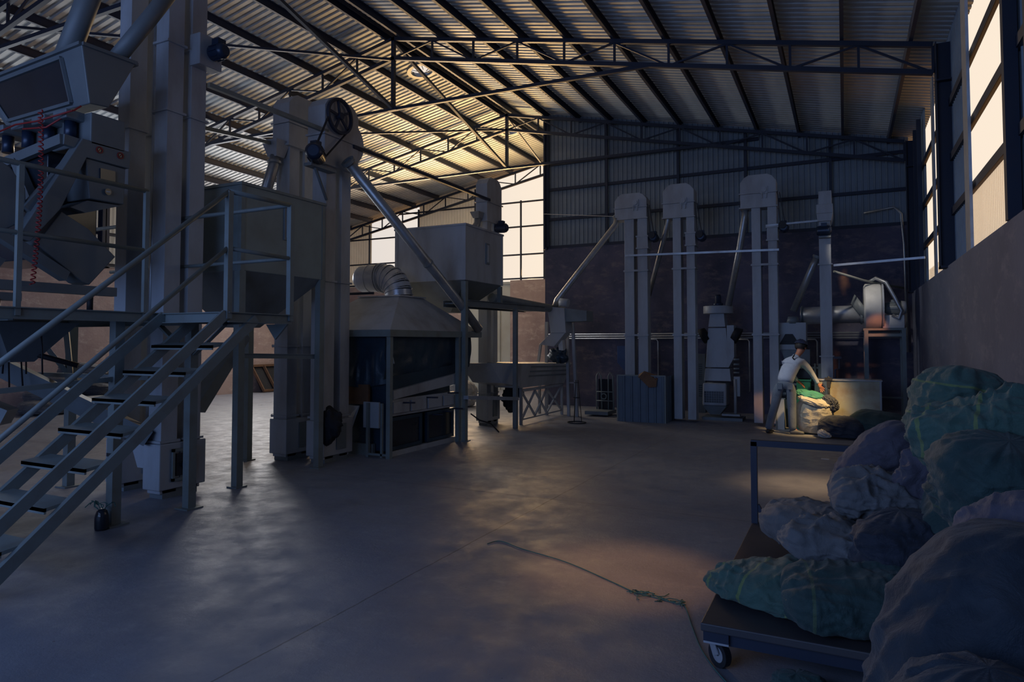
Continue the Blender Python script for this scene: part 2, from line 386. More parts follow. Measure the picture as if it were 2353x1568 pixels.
for i, (a, b) in enumerate(VENTS):
    t = thing('roof_vent', ['round roof vent near the ridge, nearer and larger one', 'round roof vent near the ridge beyond the middle truss'][i], 'vent', (a, b, topz(a)), 'round vents beside the roof ridge')
    MB().ring((a, b, topz(a)+.02), (-.2, 0, 1), .34, .25, .10).build('collar', 'roof', t)
    c = MB()
    for k in range(6):
        an = k*PI/3; c.bar((a+.26*math.cos(an), b+.26*math.sin(an), topz(a)+.05), (a+.1*math.cos(an+.4), b+.1*math.sin(an+.4), topz(a)-.02), .012)
    c.build('vent_blade', 'steel', t)
# purlins
for side, xs, nm in ((0, [XK+.17]+[-6.85+.86*i for i in range(10)], 'right'), (1, [XK-.17]+[-8.95-.98*i for i in range(9)], 'left')):
    for i, x in enumerate(xs):
        m = MB(); z = rz(x)+.085
        m.box(x-.025, x+.025, YN, YF if x < XP else YB+.1, z-.08, z-.068)
        m.box(x-.025, x-.015, YN, YF if x < XP else YB+.1, z-.07, z+.07); m.box(x-.025, x+.025, YN, YF if x < XP else YB+.1, z+.066, z+.078)
        o = m.build('roof_purlin', 'rusty'); tag(o, 'long dark steel purlin under the %s roof slope, %s out from the ridge' % (nm, ORD[i]), 'purlin', 'purlins under the %s slope' % nm)
# trusses
TY = [.73, 5.73, 10.73, 15.72, 19.95]
TN = ['behind the camera end', 'nearest overhead', 'whose king post hangs at upper centre', 'second along the hall, meeting the clad back wall', 'standing against the far gable openings']
HD = .42
def truss(i, y, x0, x1):
    t = thing('roof_truss', 'dark steel parallel chord roof truss '+TN[i], 'truss', (XK, y, 5.5), 'roof trusses')
    for a, b in ((x0, XK), (XK, x1)):
        if abs(b-a) < .1: continue
        MB().bar((a, y, rz(a)-.03), (b, y, rz(b)-.03), .07, .07).build('top_chord', 'steel', t)
        MB().bar((a, y, rz(a)-HD), (b, y, rz(b)-HD), .07, .07).build('bottom_chord', 'steel', t)
        n = max(1, int(round(abs(b-a)/.9))); st = (b-a)/n
        xs = [a+st*k for k in range(n+1)]
        if abs(a-XK) < .01: seq = list(range(n+1))
        else: seq = list(range(n, -1, -1))
        for q, k in enumerate(seq):
            x = xs[k]; MB().bar((x, y, rz(x)-.05), (x, y, rz(x)-HD), .035).build('web_strut', 'steel', t)
            if q < n:
                x2 = xs[seq[q+1]]
                if q % 2 == 0: MB().bar((x, y, rz(x)-HD), (x2, y, rz(x2)-.05), .03).build('web_strut', 'steel', t)
                else: MB().bar((x, y, rz(x)-.05), (x2, y, rz(x2)-HD), .03).build('web_strut', 'steel', t)
    if i < 4:
        MB().bar((XK, y, rz(XK)+.0), (XK, y, 6.18), .07).bar((XK-.1, y, 6.2), (XK+.1, y, 6.2), .09, .06).build('king_post', 'steel', t)
        for s in (-1, 1):
            xe = XK+s*5.15; MB().bar((XK, y, 6.2), (xe, y, rz(xe)-HD), .06).build('tie_bar', 'steel', t)
    return t
for i, y in enumerate(TY): truss(i, y, XL+.1, XR-.1 if i < 4 else XP)
# diagonal braces from one truss peak down to the next king post
for i in range(3):
    for s in (0,):
        o = MB().bar((XK, TY[i]+.05, rz(XK)-.1), (XK, TY[i+1]-.04, 6.22), .06).build('sway_brace', 'steel')
        tag(o, 'steel sway brace from a truss peak to the king post %s' % ['over the camera', 'of the nearer truss', 'by the back wall'][i], 'brace', 'sway braces along the ridge')
o = MB().bar((XK, 15.76, rz(XK)-.1), (XK, 19.9, 6.3), .04).build('sway_brace', 'steel'); tag(o, 'thin sway brace running to the far gable under the ridge', 'brace', 'sway braces along the ridge')
for k, (p, q, l) in enumerate((((XK, 10.6, 7.15), (-12.2, 5.8, rz(-12.2)-.1), 'slanting roof brace from the nearer truss peak towards upper left'),
                    ((XK-5, 10.8, rz(XK-5)-.3), (XK-.1, 15.6, 7.2), 'slanting roof brace joining the two middle trusses, left slope'))):
    tag(MB().bar(p, q, .045).build('roof_brace', 'steel'), l, 'brace')
# columns
for i, y in enumerate(TY[:4]):
    for side, x, nm in ((0, XR+.02, 'right'), (1, XL+.14, 'left')):
        t = thing('steel_column', 'dark steel column rising from the %s plaster wall under the truss %s' % (nm, ['behind the camera', 'nearest the camera', 'at mid hall', 'by the back wall'][i]), 'column', (x, y, 2.62 if side == 0 else 3.55), 'wall columns carrying the trusses')
        zt = rz(x); zb = 2.6 if side == 0 else 3.5
        MB().box(x-.10, x+.10, y-.012, y+.012, zb, zt).box(x-.10, x-.088, y-.09, y+.09, zb, zt).box(x+.088, x+.10, y-.09, y+.09, zb, zt).build('shaft', 'steel', t)
        MB().box(x-.10, x+.10, y-.12, y+.12, zt-.55, zt-.53).box(x-.10, x+.10, y-.12, y+.12, zb, zb+.03).build('end_plate', 'steel', t)
# girts and mullions
tn = [0]
def trim(m, mt='steel'):
    tn[0] += 1; struct(m.build('trim_%d' % tn[0], mt))
for z in (4.06, 4.78, 5.56, 6.22): 
    x1 = XR-.05
    if z > 5.5: x1 = XK+(7.64-z-.1)/.2116
    trim(MB().bar((XP, YB+.02, z), (x1, YB+.02, z), .06, .07))
for x in (-6.85, -5.26, -3.49, -1.96, -.22): trim(MB().bar((x, YB-.02, 4.08), (x, YB-.02, rz(x)), .06), 'steel')
trim(MB().bar((XP+.03, YB-.02, 4.0), (XP+.03, YB-.02, rz(XP)+.1), .09))
trim(MB().bar((XP+.03, YB-.05, 4.05), (XP+.03, YB-.05, rz(XP)+.1), .14, .04))
for z in (3.36, 4.1, 4.85):
    trim(MB().lchan((XR+.07, YN, z), (XR+.07, YB, z), .10))
trim(MB().bar((XR+.03, 6.85, 2.62), (XR+.03, 6.85, 5.7), .10))
trim(MB().box(XR+.01, XR+.04, 8.85, 9.15, 2.62, 5.7), 'galv'); trim(MB().box(XR+.02, XR+.04, 12.05, 12.3, 2.62, 5.7), 'galv')
for y in (14.3, 15.0): trim(MB().bar((XR+.03, y, 2.62), (XR+.03, y, 5.7), .07))
for z in (3.73, 4.53, 5.47, 6.3):
    x0 = XL if z < 5.6 else XK-(7.64-z)/.2
    trim(MB().bar((x0, YF+.02, z), (XP, YF+.02, z), .045, .05))
for x, z1 in ((-15.95, 6.0), (-13.75, 6.4), (-11.4, 6.9), (-9.65, 6.35), (-8.8, 7.4)): trim(MB().bar((x, YF, 3.68), (x, YF, z1), .05))
for z in (3.6, 4.4, 5.2): trim(MB().lchan((XL+.02, YN, z), (XL+.02, YF, z), .08))
# ------------------------------------------------------------------ bucket elevators
def motor(m, c, ax, r=.085, L=.26, n=20):
    c = Vector(c); ax = Vector(ax).normalized()
    p = c-ax*L/2; q = c+ax*L/2
    m.tube([p, p+ax*.02, p+ax*.03, q-ax*.05, q-ax*.04, q], [r*.7, r*.95, r, r, r*1.02, r*.6], n)
    for k in range(10):                                    # cooling fins
        t = 2*PI*k/10; a = ax.orthogonal().normalized(); b = ax.cross(a); o = a*math.cos(t)+b*math.sin(t)
        m.bar(p+ax*.05+o*r, q-ax*.07+o*r, .006, .02, up=o)
    m.box(c.x-.05, c.x+.05, c.y-.05, c.y+.05, c.z+r*.8, c.z+r+.05)
    return m
def elevator(label, x0, y0, along, lw, gap, ztop, zhead, boot=True, group=None, zflange=(1.4, 2.9), headover=(.10, .10), hw=None, col='paint', mt=1, paneldir=1):
    """two square legs side by side along axis `along`; x0, y0 is the near left foot"""
    t = thing('bucket_elevator', label, 'elevator', (x0, y0, 0), group)
    W = lw*2+gap
    def bx(m, a0, a1, b0, b1, z0, z1):                      # a along, b across
        return m.box(x0+a0, x0+a1, y0+b0, y0+b1, z0, z1) if along == 'x' else m.box(x0+b0, x0+b1, y0+a0, y0+a1, z0, z1)
    D = hw or lw
    for a in (0, lw+gap):
        bx(MB(), a, a+lw, 0, D, 0.05, zhead).build('leg', col, t, .006)
    for zf in zflange:
        m = MB()
        for a in (0, lw+gap): bx(m, a-.022, a+lw+.022, -.022, D+.022, zf-.012, zf+.012)
        bx(m, -.01, W+.01, -.03, -.022, zf-.02, zf+.02)
        m.each('flange', col, t)
    # head: box with chamfered or rounded hood
    o1, o2 = headover; H = ztop-zhead; h = bx(MB(), -o1, W+o2, -.03, D+.03, zhead, zhead+H*.42)
    c = .16 if H > .3 else .06
    poly = [(-o1, zhead+H*.44), (W+o2, zhead+H*.44), (W+o2, ztop-c*.9), (W+o2-c*.45, ztop-c*.3), (W+o2-c, ztop), (-o1+c, ztop), (-o1+c*.45, ztop-c*.3), (-o1, ztop-c*.9)]
    if along == 'x': h.prism([(x0+a, z) for a, z in poly], 1, y0-.03, y0+D+.03)
    else: h.prism([(y0+a, z) for a, z in poly], 0, x0-.03, x0+D+.03)
    h.build('head', col, t, .008)
    m = MB(); bx(m, -o1-.02, W+o2+.02, -.05, D+.05, zhead-.012, zhead+.012); bx(m, -o1-.02, W+o2+.02, -.05, D+.05, zhead+H*.42, zhead+H*.45); m.each('head_flange', col, t)
    if boot:
        m = bx(MB(), -.03, W+.05, -.035, D+.03, .09, .56); m2 = bx(MB(), .03, W-.03, .0, D-.0, 0, .09)
        m.build('boot', col, t, .01); m2.build('plinth', 'paintd', t)
        m = MB()
        if along == 'y': bx(m, W*.42, W*.8, D+.03, D+.045, .16, .50)
        else: bx(m, W*.2, W*.8, -.05, -.035, .16, .50)
        m.build('inspection_frame', 'paintd', t)
    return t
# the near pair, passing up through the working platform
el = elevator('tall grey bucket elevator rising through the platform, dark drive motor near its top', -6.46, 4.60, 'y', .19, .09, 4.6+1.6, 5.5, zflange=(.58, 1.86, 4.02, 4.75), hw=.195, group='bucket elevators on the left')
m = motor(MB(), (-6.02, 5.02, 4.74), (1, 0, 0), .085, .22); m.build('motor', 'motor', el)
MB().box(-6.28, -6.12, 4.86, 5.15, 4.58, 4.92).build('gear_box', 'paint', el, .01)
o = MB().frus((-6.75, -6.43, 4.62, 4.84), .62, (-6.6, -6.43, 4.62, 4.84), .30).frus((-6.62, -6.44, 4.6, 4.86), .30, (-6.8, -6.44, 4.6, 4.86), .68)
o.build('feed_chute', 'paint', el)
fr = MB(); X0 = -6.26
for (a, b, c_, d_) in ((4.70, 4.98, .47, .50), (4.70, 4.98, .17, .20), (4.70, 4.725, .17, .5), (4.955, 4.98, .17, .5)): fr.box(X0+.03, X0+.055, a, b, c_, d_)
fr.build('slide_frame', 'rail', el)
MB().box(X0+.03, X0+.045, 4.75, 4.93, .22, .45).build('tension_slot', 'screen', el)
MB().tube([(X0+.055, 4.84, .22), (X0+.055, 4.84, .60)], .012).tube([(X0+.05, 4.84, .33), (X0+.09, 4.84, .33)], .035).build('tension_screw', 'steel', el)
el = elevator('tall grey-painted bucket elevator, leftmost and behind the one pierced through the platform', -7.16, 4.66, 'y', .20, .10, 6.2, 5.5, zflange=(.58, 1.9, 3.95), hw=.195, group='bucket elevators on the left')
o = MB().tube([(-6.62, 4.72, .1), (-6.62, 4.72, 5.4)], .03).tube([(-6.55, 4.78, .1), (-6.55, 4.78, 5.4)], .018).tube([(-6.68, 4.78, 2.0), (-6.68, 4.78, 5.2)], .012)
tag(o.build('conduit_pipe', 'pipe'), 'thin pale conduit pipes running up between the two leftmost elevators', 'pipe')
# pair behind the first hopper
ea = elevator('grey bucket elevator with round spout, standing just behind the first square hopper', -7.02, 6.84, 'y', .19, .10, 5.03, 4.30, zflange=(.60, 1.55, 2.9), headover=(.05, .09), hw=.24, group='bucket elevators on the left')
MB().frus((-7.0, -6.84, 6.66, 6.80), 4.12, (-7.06, -6.78, 6.6, 6.86), 4.34).build('outlet', 'paint', ea)
MB().tube([(-6.92, 6.72, 4.14), (-6.93, 6.70, 4.0), (-6.95, 6.5, 3.38)], .075).ring((-6.925, 6.71, 4.05), (0, .1, 1), .095, .07, .03).build('spout_pipe', 'pipe', ea)
eb = elevator('grey bucket elevator with a big belt wheel on its head, second from the first hopper', -6.42, 6.90, 'y', .19, .12, 4.92, 3.98, zflange=(.60, 2.42), headover=(.07, .12), hw=.24, group='bucket elevators on the left')
W = MB(); cw = (-6.09, 7.055, 4.665)
W.ring(cw, (1, 0, 0), .245, .215, .045, 48).ring(cw, (1, 0, 0), .235, .20, .02, 48).ring(cw, (1, 0, 0), .045, .0, .08, 20)
for k in range(5):
    a = 2*PI*k/5+.5; W.bar((cw[0], cw[1]+.03*math.cos(a), cw[2]+.03*math.sin(a)), (cw[0], cw[1]+.22*math.cos(a), cw[2]+.22*math.sin(a)), .02, .035)
W.build('belt_wheel', 'steel', eb)
mc = (-6.05, 6.62, 4.02)
B = MB(); B.bar((-6.09, 6.83, 4.60), (-6.09, 6.56, 4.06), .03, .012).bar((-6.09, 7.22, 4.50), (-6.09, 6.69, 3.95), .03, .012).build('drive_belt', 'rubber', eb)
m = motor(MB(), (-6.0, 6.50, 4.00), (.55, -.85, 0), .11, .34); m.build('motor', 'motor', eb)
MB().ring((-6.09, 6.63, 4.0), (1, 0, 0), .075, .0, .05, 24).build('motor_pulley', 'steel', eb)
MB().box(-6.18, -6.05, 6.48, 6.95, 3.86, 3.90).bar((-6.17, 6.9, 3.5), (-6.1, 6.6, 3.86), .03).build('motor_bracket', 'paintd', eb)
MB().ring((-6.175, 7.35, 4.4), (1, 0, 0), .30, .0, .03, 40).build('head_side_plate', 'paint', eb)
# black bag hanging on the boot
def ragbag(name, c, r, seed, mt, parent=None, nz=.25):
    m = MB(); n1, n2 = 28, 18; vs = []
    for j in range(n2+1):
        t = j/n2; ang = PI*t
        for k in range(n1):
            p = 2*PI*k/n1; q = Vector((math.sin(ang)*math.cos(p)*r[0], math.sin(ang)*math.sin(p)*r[1], math.cos(ang)*r[2]))
            s = 1+nz*noise.noise(q.normalized()*2.5+Vector((seed, 0, 0)))*2+nz*.5*abs(noise.noise(q.normalized()*7+Vector((0, seed, 0))))
            if t < .18: s *= .55+t*2.5
            vs.append(Vector(c)+q*s)
    fs = [(j*n1+k, j*n1+(k+1) % n1, (j+1)*n1+(k+1) % n1, (j+1)*n1+k) for j in range(n2) for k in range(n1)]
    m.add(vs, fs, True); return m.build(name, mt, parent)
tag(ragbag('hanging_bag', (-6.02, 6.86, .52), (.13, .12, .22), 3, 'blackcloth'), 'crumpled black bag hanging low on the elevator with the belt wheel', 'bag')
ev = elevator('slim grey bucket elevator standing behind the second square hopper, mid hall', -6.36, 11.40, 'y', .17, .10, 4.82, 3.95, zflange=(.62, 2.6), headover=(.06, .12), hw=.19, group='bucket elevators on the left')
MB().frus((-6.36, -6.24, 11.18, 11.34), 3.98, (-6.4, -6.2, 11.12, 11.36), 4.10).tube([(-6.3, 11.26, 4.0), (-6.3, 11.22, 3.86), (-6.35, 10.85, 3.5)], .07).build('spout_pipe', 'pipe', ev)
m = motor(MB(), (-6.05, 11.78, 3.86), (1, .2, 0), .09, .26); m.build('motor', 'motor', ev)
# back row, legs side by side along the wall
GB = 'bucket elevators in the back row'
def backel(label, u0, x0, lw, gap, ztop, zhead, y0=13.75, ho=(.2, .0), pipe=None, single=False):
    t = elevator(label, x0, y0, 'x', lw, gap, ztop, zhead, boot=False, zflange=(1.75, 3.1), headover=ho, hw=.24, group=GB)
    W = 2*lw+gap; x1 = x0+W+ho[1]
    MB().box(x0+W-lw-.03, x0+W+.03, y0-.04, y0+.29, 3.55, 3.58).box(x0+W-lw-.03, x0+W+.03, y0-.04, y0+.29, 3.8, 3.83).box(x0+W-lw-.015, x0+W+.015, y0-.02, y0+.26, 3.56, 3.82).build('inspection_box', 'paint', t)
    m = motor(MB(), (x0+W+.12, y0+.1, zhead-.42), (0, 1, 0), .085, .24); m.build('motor', 'motor', t)
    MB().ring((x0+W+.10, y0-.04, zhead-.38), (0, 1, 0), .07, 0, .04, 20).build('motor_pulley', 'rubber', t)
    MB().bar((x0+W+.02, y0-.04, zhead+.28), (x0+W+.07, y0-.04, zhead-.36), .02, .015).bar((x0+W+.06, y0-.04, zhead+.25), (x0+W+.15, y0-.04, zhead-.36), .02, .015).each('drive_belt', 'rubber', t)
    sx_ = x0+W*.52
    MB().tube([(sx_, y0-.03, zhead+.32), (sx_, y0-.1, zhead+.32)], .05).box(sx_-.07, sx_+.07, y0-.06, y0-.03, zhead+.25, zhead+.39).bar((sx_-.04, y0-.06, zhead+.3), (sx_-.04, y0-.06, zhead+.16), .02).bar((sx_+.04, y0-.06, zhead+.3), (sx_+.04, y0-.06, zhead+.16), .02).build('shaft_bearing', 'paint', t)
    return t
e1 = backel('grey twin-leg elevator behind the low corrugated cabin, leftmost in the back row', 0, -4.145, .205, .08, 4.74, 4.2)
e2 = backel('grey twin-leg elevator next right of the corrugated cabin in the back row', 0, -3.126, .165, .11, 4.84, 4.15, ho=(.19, .0))
e3 = backel('grey twin-leg elevator, tallest in the back row, just left of the worker', 0, -1.594, .165, .13, 4.86, 4.22, ho=(.20, .0))
e4 = thing('bucket_elevator', 'slim single-leg grey elevator right of the worker, beside the blower duct', 'elevator', (-.4, 13.75, 0), GB)
MB().box(-.405, -.205, 13.75, 14.15, .5, 4.30).build('leg', 'paint', e4, .006)
MB().box(-.40, -.18, 13.72, 14.5, 4.16, 4.42).box(-.44, -.16, 13.70, 14.4, 4.0, 4.17).frus((-.42, -.19, 13.70, 14.3), 3.85, (-.44, -.16, 13.70, 14.4), 4.0).build('head', 'paint', e4, .008)
m = motor(MB(), (-.31, 13.62, 3.66), (1, 0, 0), .09, .26); m.build('motor', 'motor', e4)
MB().box(-.40, -.2, 13.6, 13.75, 3.53, 3.56).build('motor_bracket', 'paintd', e4)
m = MB()
for z in (3.05, 1.34): m.box(-.43, -.18, 13.72, 14.18, z-.012, z+.012)
m.each('flange', 'paint', e4)
MB().box(-.42, -.19, 13.73, 14.17, .0, .55).build('boot', 'paint', e4)
MB().box(-.20, -.06, 13.66, 13.70, 1.30, 1.34).tube([(-.10, 13.68, 1.32), (-.10, 13.68, 1.12), (-.17, 13.68, 1.10), (-.17, 13.66, .55)], .018).build('tension_screw', 'rusty', e4)
# round spouts of the back row
def pipe(name, label, pts, r, mt='pipe', group=None, cat='pipe', flg=True):
    t = MB().tube(pts, r, 16); o = t.build(name, mt); tag(o, label, cat, group)
    if flg:
        p = Vector(pts[0]); d = (Vector(pts[1])-p)
        m = MB().ring(p+d*.02, d, r*1.35, r*.8, .03, 20).ring(p+d*.12, d, r*1.2, r*.8, .03, 20); m.each('clamp_ring', 'paintd', o)
    return o
pipe('spout_pipe', 'long pale spout falling left from the leftmost back elevator to the feed hopper', [aty(1417, 500, 13.8), aty(1415, 516, 13.7), aty(1280, 690, 13.4), aty(1275, 705, 13.4)], .062, group='spouts of the back elevators')
pipe('spout_pipe', 'pale spout dropping left behind the second back elevator pair', [aty(1536, 492, 13.8), aty(1535, 508, 13.8), aty(1528, 540, 13.9), aty(1491, 680, 14.3)], .05, group='spouts of the back elevators')
pipe('spout_pipe', 'steep spout falling from the tallest back elevator towards the round-topped fan column', [aty(1713, 478, 13.9), aty(1711, 500, 13.9), aty(1698, 580, 14.0), aty(1674, 702, 14.3)], .062, group='spouts of the back elevators')
pipe('spout_pipe', 'short slanting spout from the single-leg elevator down to the steel feed box', [aty(1878, 590, 13.95), aty(1868, 610, 13.95), aty(1823, 715, 14.0)], .062, group='spouts of the back elevators')
MBt = MB()
MBt.bar(aty(1436, 588, 13.7), aty(1790, 574, 13.7), .04)
tag(MBt.build('cross_bar', 'pipe'), 'long level bar tying the three twin-leg elevators together', 'bar')
tag(MB().bar(aty(1760, 519, 13.75), aty(1885, 507, 13.75), .035).build('cross_bar', 'pipe'), 'short tie bar between the tallest elevator and the single-leg one', 'bar')
tag(MB().bar(aty(1916, 610, 13.75), (XR, 13.4, 3.05), .04).build('cross_bar', 'pipe'), 'level bar from the single-leg elevator to the right wall', 'bar')
tag(MB().tube([aty(1916, 624, 13.9), aty(1985, 645, 14.6), aty(2075, 662, 15.6)], .022).build('stay_rope', 'rope'), 'pale stay sloping from the single-leg elevator to the back corner', 'rope')
tag(MB().bar(aty(1250, 492, 15.8), aty(1420, 498, 13.8), .012).build('stay_wire', 'steel'), 'thin wire from the wall post to the leftmost back elevator head', 'wire')
# ------------------------------------------------------------------ hoppers
def hopper(label, x0, x1, y0, y1, zt, zs, zb, outlet, legs, slot):
    t = thing('square_hopper', label, 'hopper', (x1, y0, 0), 'large square hoppers')
    MB().box(x0, x1, y0, y1, zs, zt).build('bin', 'paintg' if y0 < 6 else 'paint', t, .01)
    MB().frus(outlet, zb, (x0+.01, x1-.01, y0+.01, y1-.01), zs+.002).build('funnel', 'paintd', t)
    m = MB()
    for a in (x0, x1-.04):
        for b in (y0, y1-.04): m.box(a-.008, a+.048, b-.008, b+.048, zs, zt)
    m.box(x0-.02, x1+.02, y0-.02, y1+.02, zt-.012, zt+.02); m.build('edge_frame', 'rail' if y0 < 6 else 'paint', t)
    a, b, c, d = slot
    MB().box(x1, x1+.02, a-.03, b+.03, c-.03, d+.03).build('slot_frame', 'paintd', t)
    MB().box(x1+.012, x1+.026, a, b, c, d).build('sight_glass', 'galv', t)
    for (a, b, z) in legs:
        l = MB().bar((a, b, 0), (a, b, z), .085); l.box(a-.075, a+.075, b-.075, b+.075, 0, .015); l.build('leg', 'rail', t)
    return t
hopper('large dark grey square hopper on legs above the stair landing', -7.30, -6.02, 5.36, 6.70, 3.38, 2.40, 1.78, (-6.75, -6.5, 5.75, 6.1),
       [(-6.05, 5.38, 2.4), (-6.05, 6.66, 2.4), (-7.30, 6.66, 2.4), (-7.26, 5.4, 2.4)], (6.02, 6.1, 2.86, 3.22))
hopper('pale metal square hopper on legs above the hooded table, mid hall', -6.92, -5.53, 9.47, 10.80, 3.53, 2.62, 2.12, (-6.4, -6.1, 9.95, 10.3),
       [(-5.56, 9.50, 2.6), (-6.9, 10.77, 2.6), (-6.9, 9.5, 2.6)], (10.18, 10.25, 2.98, 3.28))
o = MB().bar(aty(556, 770, 6.0), aty(450, 940, 5.3), .17, .14); tag(o.build('discharge_chute', 'paintd'), 'sloping square chute from the dark hopper down to the elevator boot', 'chute')
tag(MB().lchan(aty(560, 818, 5.8), aty(735, 820, 6.7), .06).build('cross_bar', 'rail'), 'level angle bar at the hopper legs under the landing', 'bar')
# ties between elevators under the roof
tag(MB().bar((-6.27, 5.1, 4.45), (-6.17, 6.9, 4.42), .05).build('tie_angle', 'rail'), 'long steel angle from the near elevator to the belt wheel elevator', 'bar')
tag(MB().bar((-6.4, 5.15, 4.0), (-7.0, 6.85, 4.34), .045).build('tie_angle', 'rail'), 'lower steel angle from the near elevator to the spout elevator', 'bar')
tag(MB().bar((-6.15, 7.4, 4.35), (-6.12, 11.4, 4.35), .05).build('tie_angle', 'steel'), 'thin steel angle from the belt wheel elevator to the mid hall elevator', 'bar')
pts = [Vector((-6.1, 7.42, 3.98)), atx(800, 372, -6.0), atx(1050, 690, -5.62), atx(1100, 758, -5.55)]
o = MB().tube(pts[1:3]+[pts[3]], .075).build('grain_pipe', 'pipe'); tag(o, 'long round grain pipe slanting down past the pale hopper', 'pipe')
MB().ring(pts[1], pts[2]-pts[1], .10, .06, .04, 20).ring(pts[1]*.3+pts[2]*.7, pts[2]-pts[1], .085, .06, .025, 20).each('clamp_ring', 'paintd', o)
# ------------------------------------------------------------------ hooded table
t = thing('hooded_separator', 'hooded grain separating table with dark tarpaulin skirt below the pale hopper', 'machine', (-5.64, 7.6, 0))
hx0, hx1, hy0, hy1 = -7.3, -5.6, 7.55, 10.1
MB().frus((hx0, hx1, hy0, hy1), 1.77, (-6.85, -6.1, 8.45, 9.1), 2.31).build('hood', 'paint', t, .004)
MB().box(hx0-.02, hx1+.02, hy0-.02, hy1+.02, 1.68, 1.775).build('hood_rim', 'rail', t)
MB().box(-6.88, -6.06, 8.42, 9.12, 2.305, 2.325).build('collar_plate', 'galv', t)
MB().bar((-5.57, 10.77, 2.28), (-5.57, 10.77, 2.6), .07).build('short_leg', 'rail', bpy.data.objects['square_hopper.001'])
for a, b in ((-5.64, 7.60), (-5.62, 9.40), (-7.26, 7.60), (-7.26, 10.05)):
    MB().bar((a, b, 0), (a, b, 1.7), .065).build('post', 'rail', t)
def curtain(p, q, z1, zf, seed, amp=.05, n=40, k=12):
    m = MB(); p = Vector(p); q = Vector(q); nn = (q-p).cross(Vector((0, 0, 1))).normalized(); vs = []
    for j in range(k+1):
        for i in range(n+1):
            s = i/n; zz = z1-(z1-zf(s))*j/k; a = noise.noise(Vector((s*6+seed, j*.12, 0)))+.5*noise.noise(Vector((s*17+seed, j*.3+s*4, 3)))
            vs.append(p.lerp(q, s)+nn*(a*amp*(.3+j/k)-.03)+Vector((0, 0, zz)))
    fs = [(j*(n+1)+i, j*(n+1)+i+1, (j+1)*(n+1)+i+1, (j+1)*(n+1)+i) for j in range(k) for i in range(n)]
    return m.add(vs, fs, True)
cur = curtain((-5.70, 7.62, 0), (-5.70, 10.0, 0), 1.70, lambda s: 1.08+.03*math.sin(s*5)+.13*s, 1)
cur.build('tarpaulin_skirt', 'tarp', t)
curtain((-7.24, 7.64, 0), (-5.72, 7.64, 0), 1.70, lambda s: 1.0+.04*math.sin(s*7), 5, .07).build('tarpaulin_skirt', 'tarp', t)
MB().bar((-5.72, 7.8, 1.30), (-5.70, 7.63, 1.66), .03, .008).build('tape_strip', 'white', t)
# the table under it
MB().frus((-7.1, -5.75, 7.8, 9.5), .95, (-7.1, -5.75, 7.8, 9.5), 1.05).build('sieve_deck', 'tarp', t)
MB().hexa([(-7.0, 7.75, .93), (-5.72, 7.75, .93), (-5.72, 9.48, 1.02), (-7.0, 9.48, 1.02), (-7.0, 7.75, 1.12), (-5.72, 7.75, 1.12), (-5.72, 9.48, 1.24), (-7.0, 9.48, 1.24)]).build('deck_side', 'tarp', t)
MB().hexa([(-5.74, 7.72, .80), (-5.66, 7.72, .80), (-5.66, 9.48, .93), (-5.74, 9.48, .93), (-5.74, 7.72, .92), (-5.66, 7.72, .92), (-5.66, 9.48, 1.10), (-5.74, 9.48, 1.10)]).build('deck_rail', 'paint', t, .004)
MB().box(-5.76, -5.70, 7.7, 9.46, .56, .80).build('side_panel', 'paint', t, .004)
for i in range(4): MB().box(-5.70, -5.67, 7.74+i*.44, 7.76+i*.44+.36, .60, .76).build('slide_gate', 'paint', t, .004)
for i in range(3): MB().tube([(-5.66, 7.95+i*.6, .74+i*.03), (-5.5, 8.02+i*.6, .74+i*.03)], .012).build('handle', 'steel', t)
for i in range(3): MB().tube([(-5.66, 8.7+i*.3, .50+i*.02), (-5.5, 8.75+i*.3, .50+i*.02)], .012).build('handle', 'steel', t)
for i, (a, b) in enumerate(((7.72, 8.52), (8.66, 9.44))):
    m = MB().box(-5.78, -5.74, a+.04, b-.04, .12, .50); p_ = m.build('mesh_panel', 'screen', t)
    m = MB().box(-5.77, -5.72, a, b, .08, .13).box(-5.77, -5.72, a, b, .49, .54).box(-5.77, -5.72, a, a+.05, .13, .49).box(-5.77, -5.72, b-.05, b, .13, .49)
    m.build('panel_frame', 'tarp', p_)
MB().box(-5.77, -5.70, 7.7, 9.46, .0, .07).build('base_rail', 'paint', t)
MB().box(-7.0, -5.80, 7.78, 9.44, .06, .95).build('fan_case', 'tarp', t)
MB().box(-7.0, -6.05, 7.66, 7.70, .72, 1.0).build('end_board', 'wood', t)
MB().hexa([(-6.6, 7.62, .35), (-6.35, 7.55, .32), (-6.3, 7.6, .34), (-6.5, 7.66, .36), (-6.5, 7.64, .70), (-6.2, 7.64, .70), (-6.2, 7.66, .70), (-6.5, 7.68, .70)]).build('dust_flap', 'white', t)
MB().box(-6.12, -5.85, 7.64, 7.67, .40, .76).build('dust_flap', 'paint', t)
MB().bar((-6.02, 7.62, 0), (-6.02, 7.62, .75), .04).bar((-5.78, 7.62, 0), (-5.78, 7.62, .75), .03).bar((-6.05, 7.62, .04), (-5.65, 7.62, .04), .03).each('end_leg', 'rail', t)
MB().box(-7.1, -6.0, 7.7, 7.76, .0, .16).build('base_rail', 'rail', t)
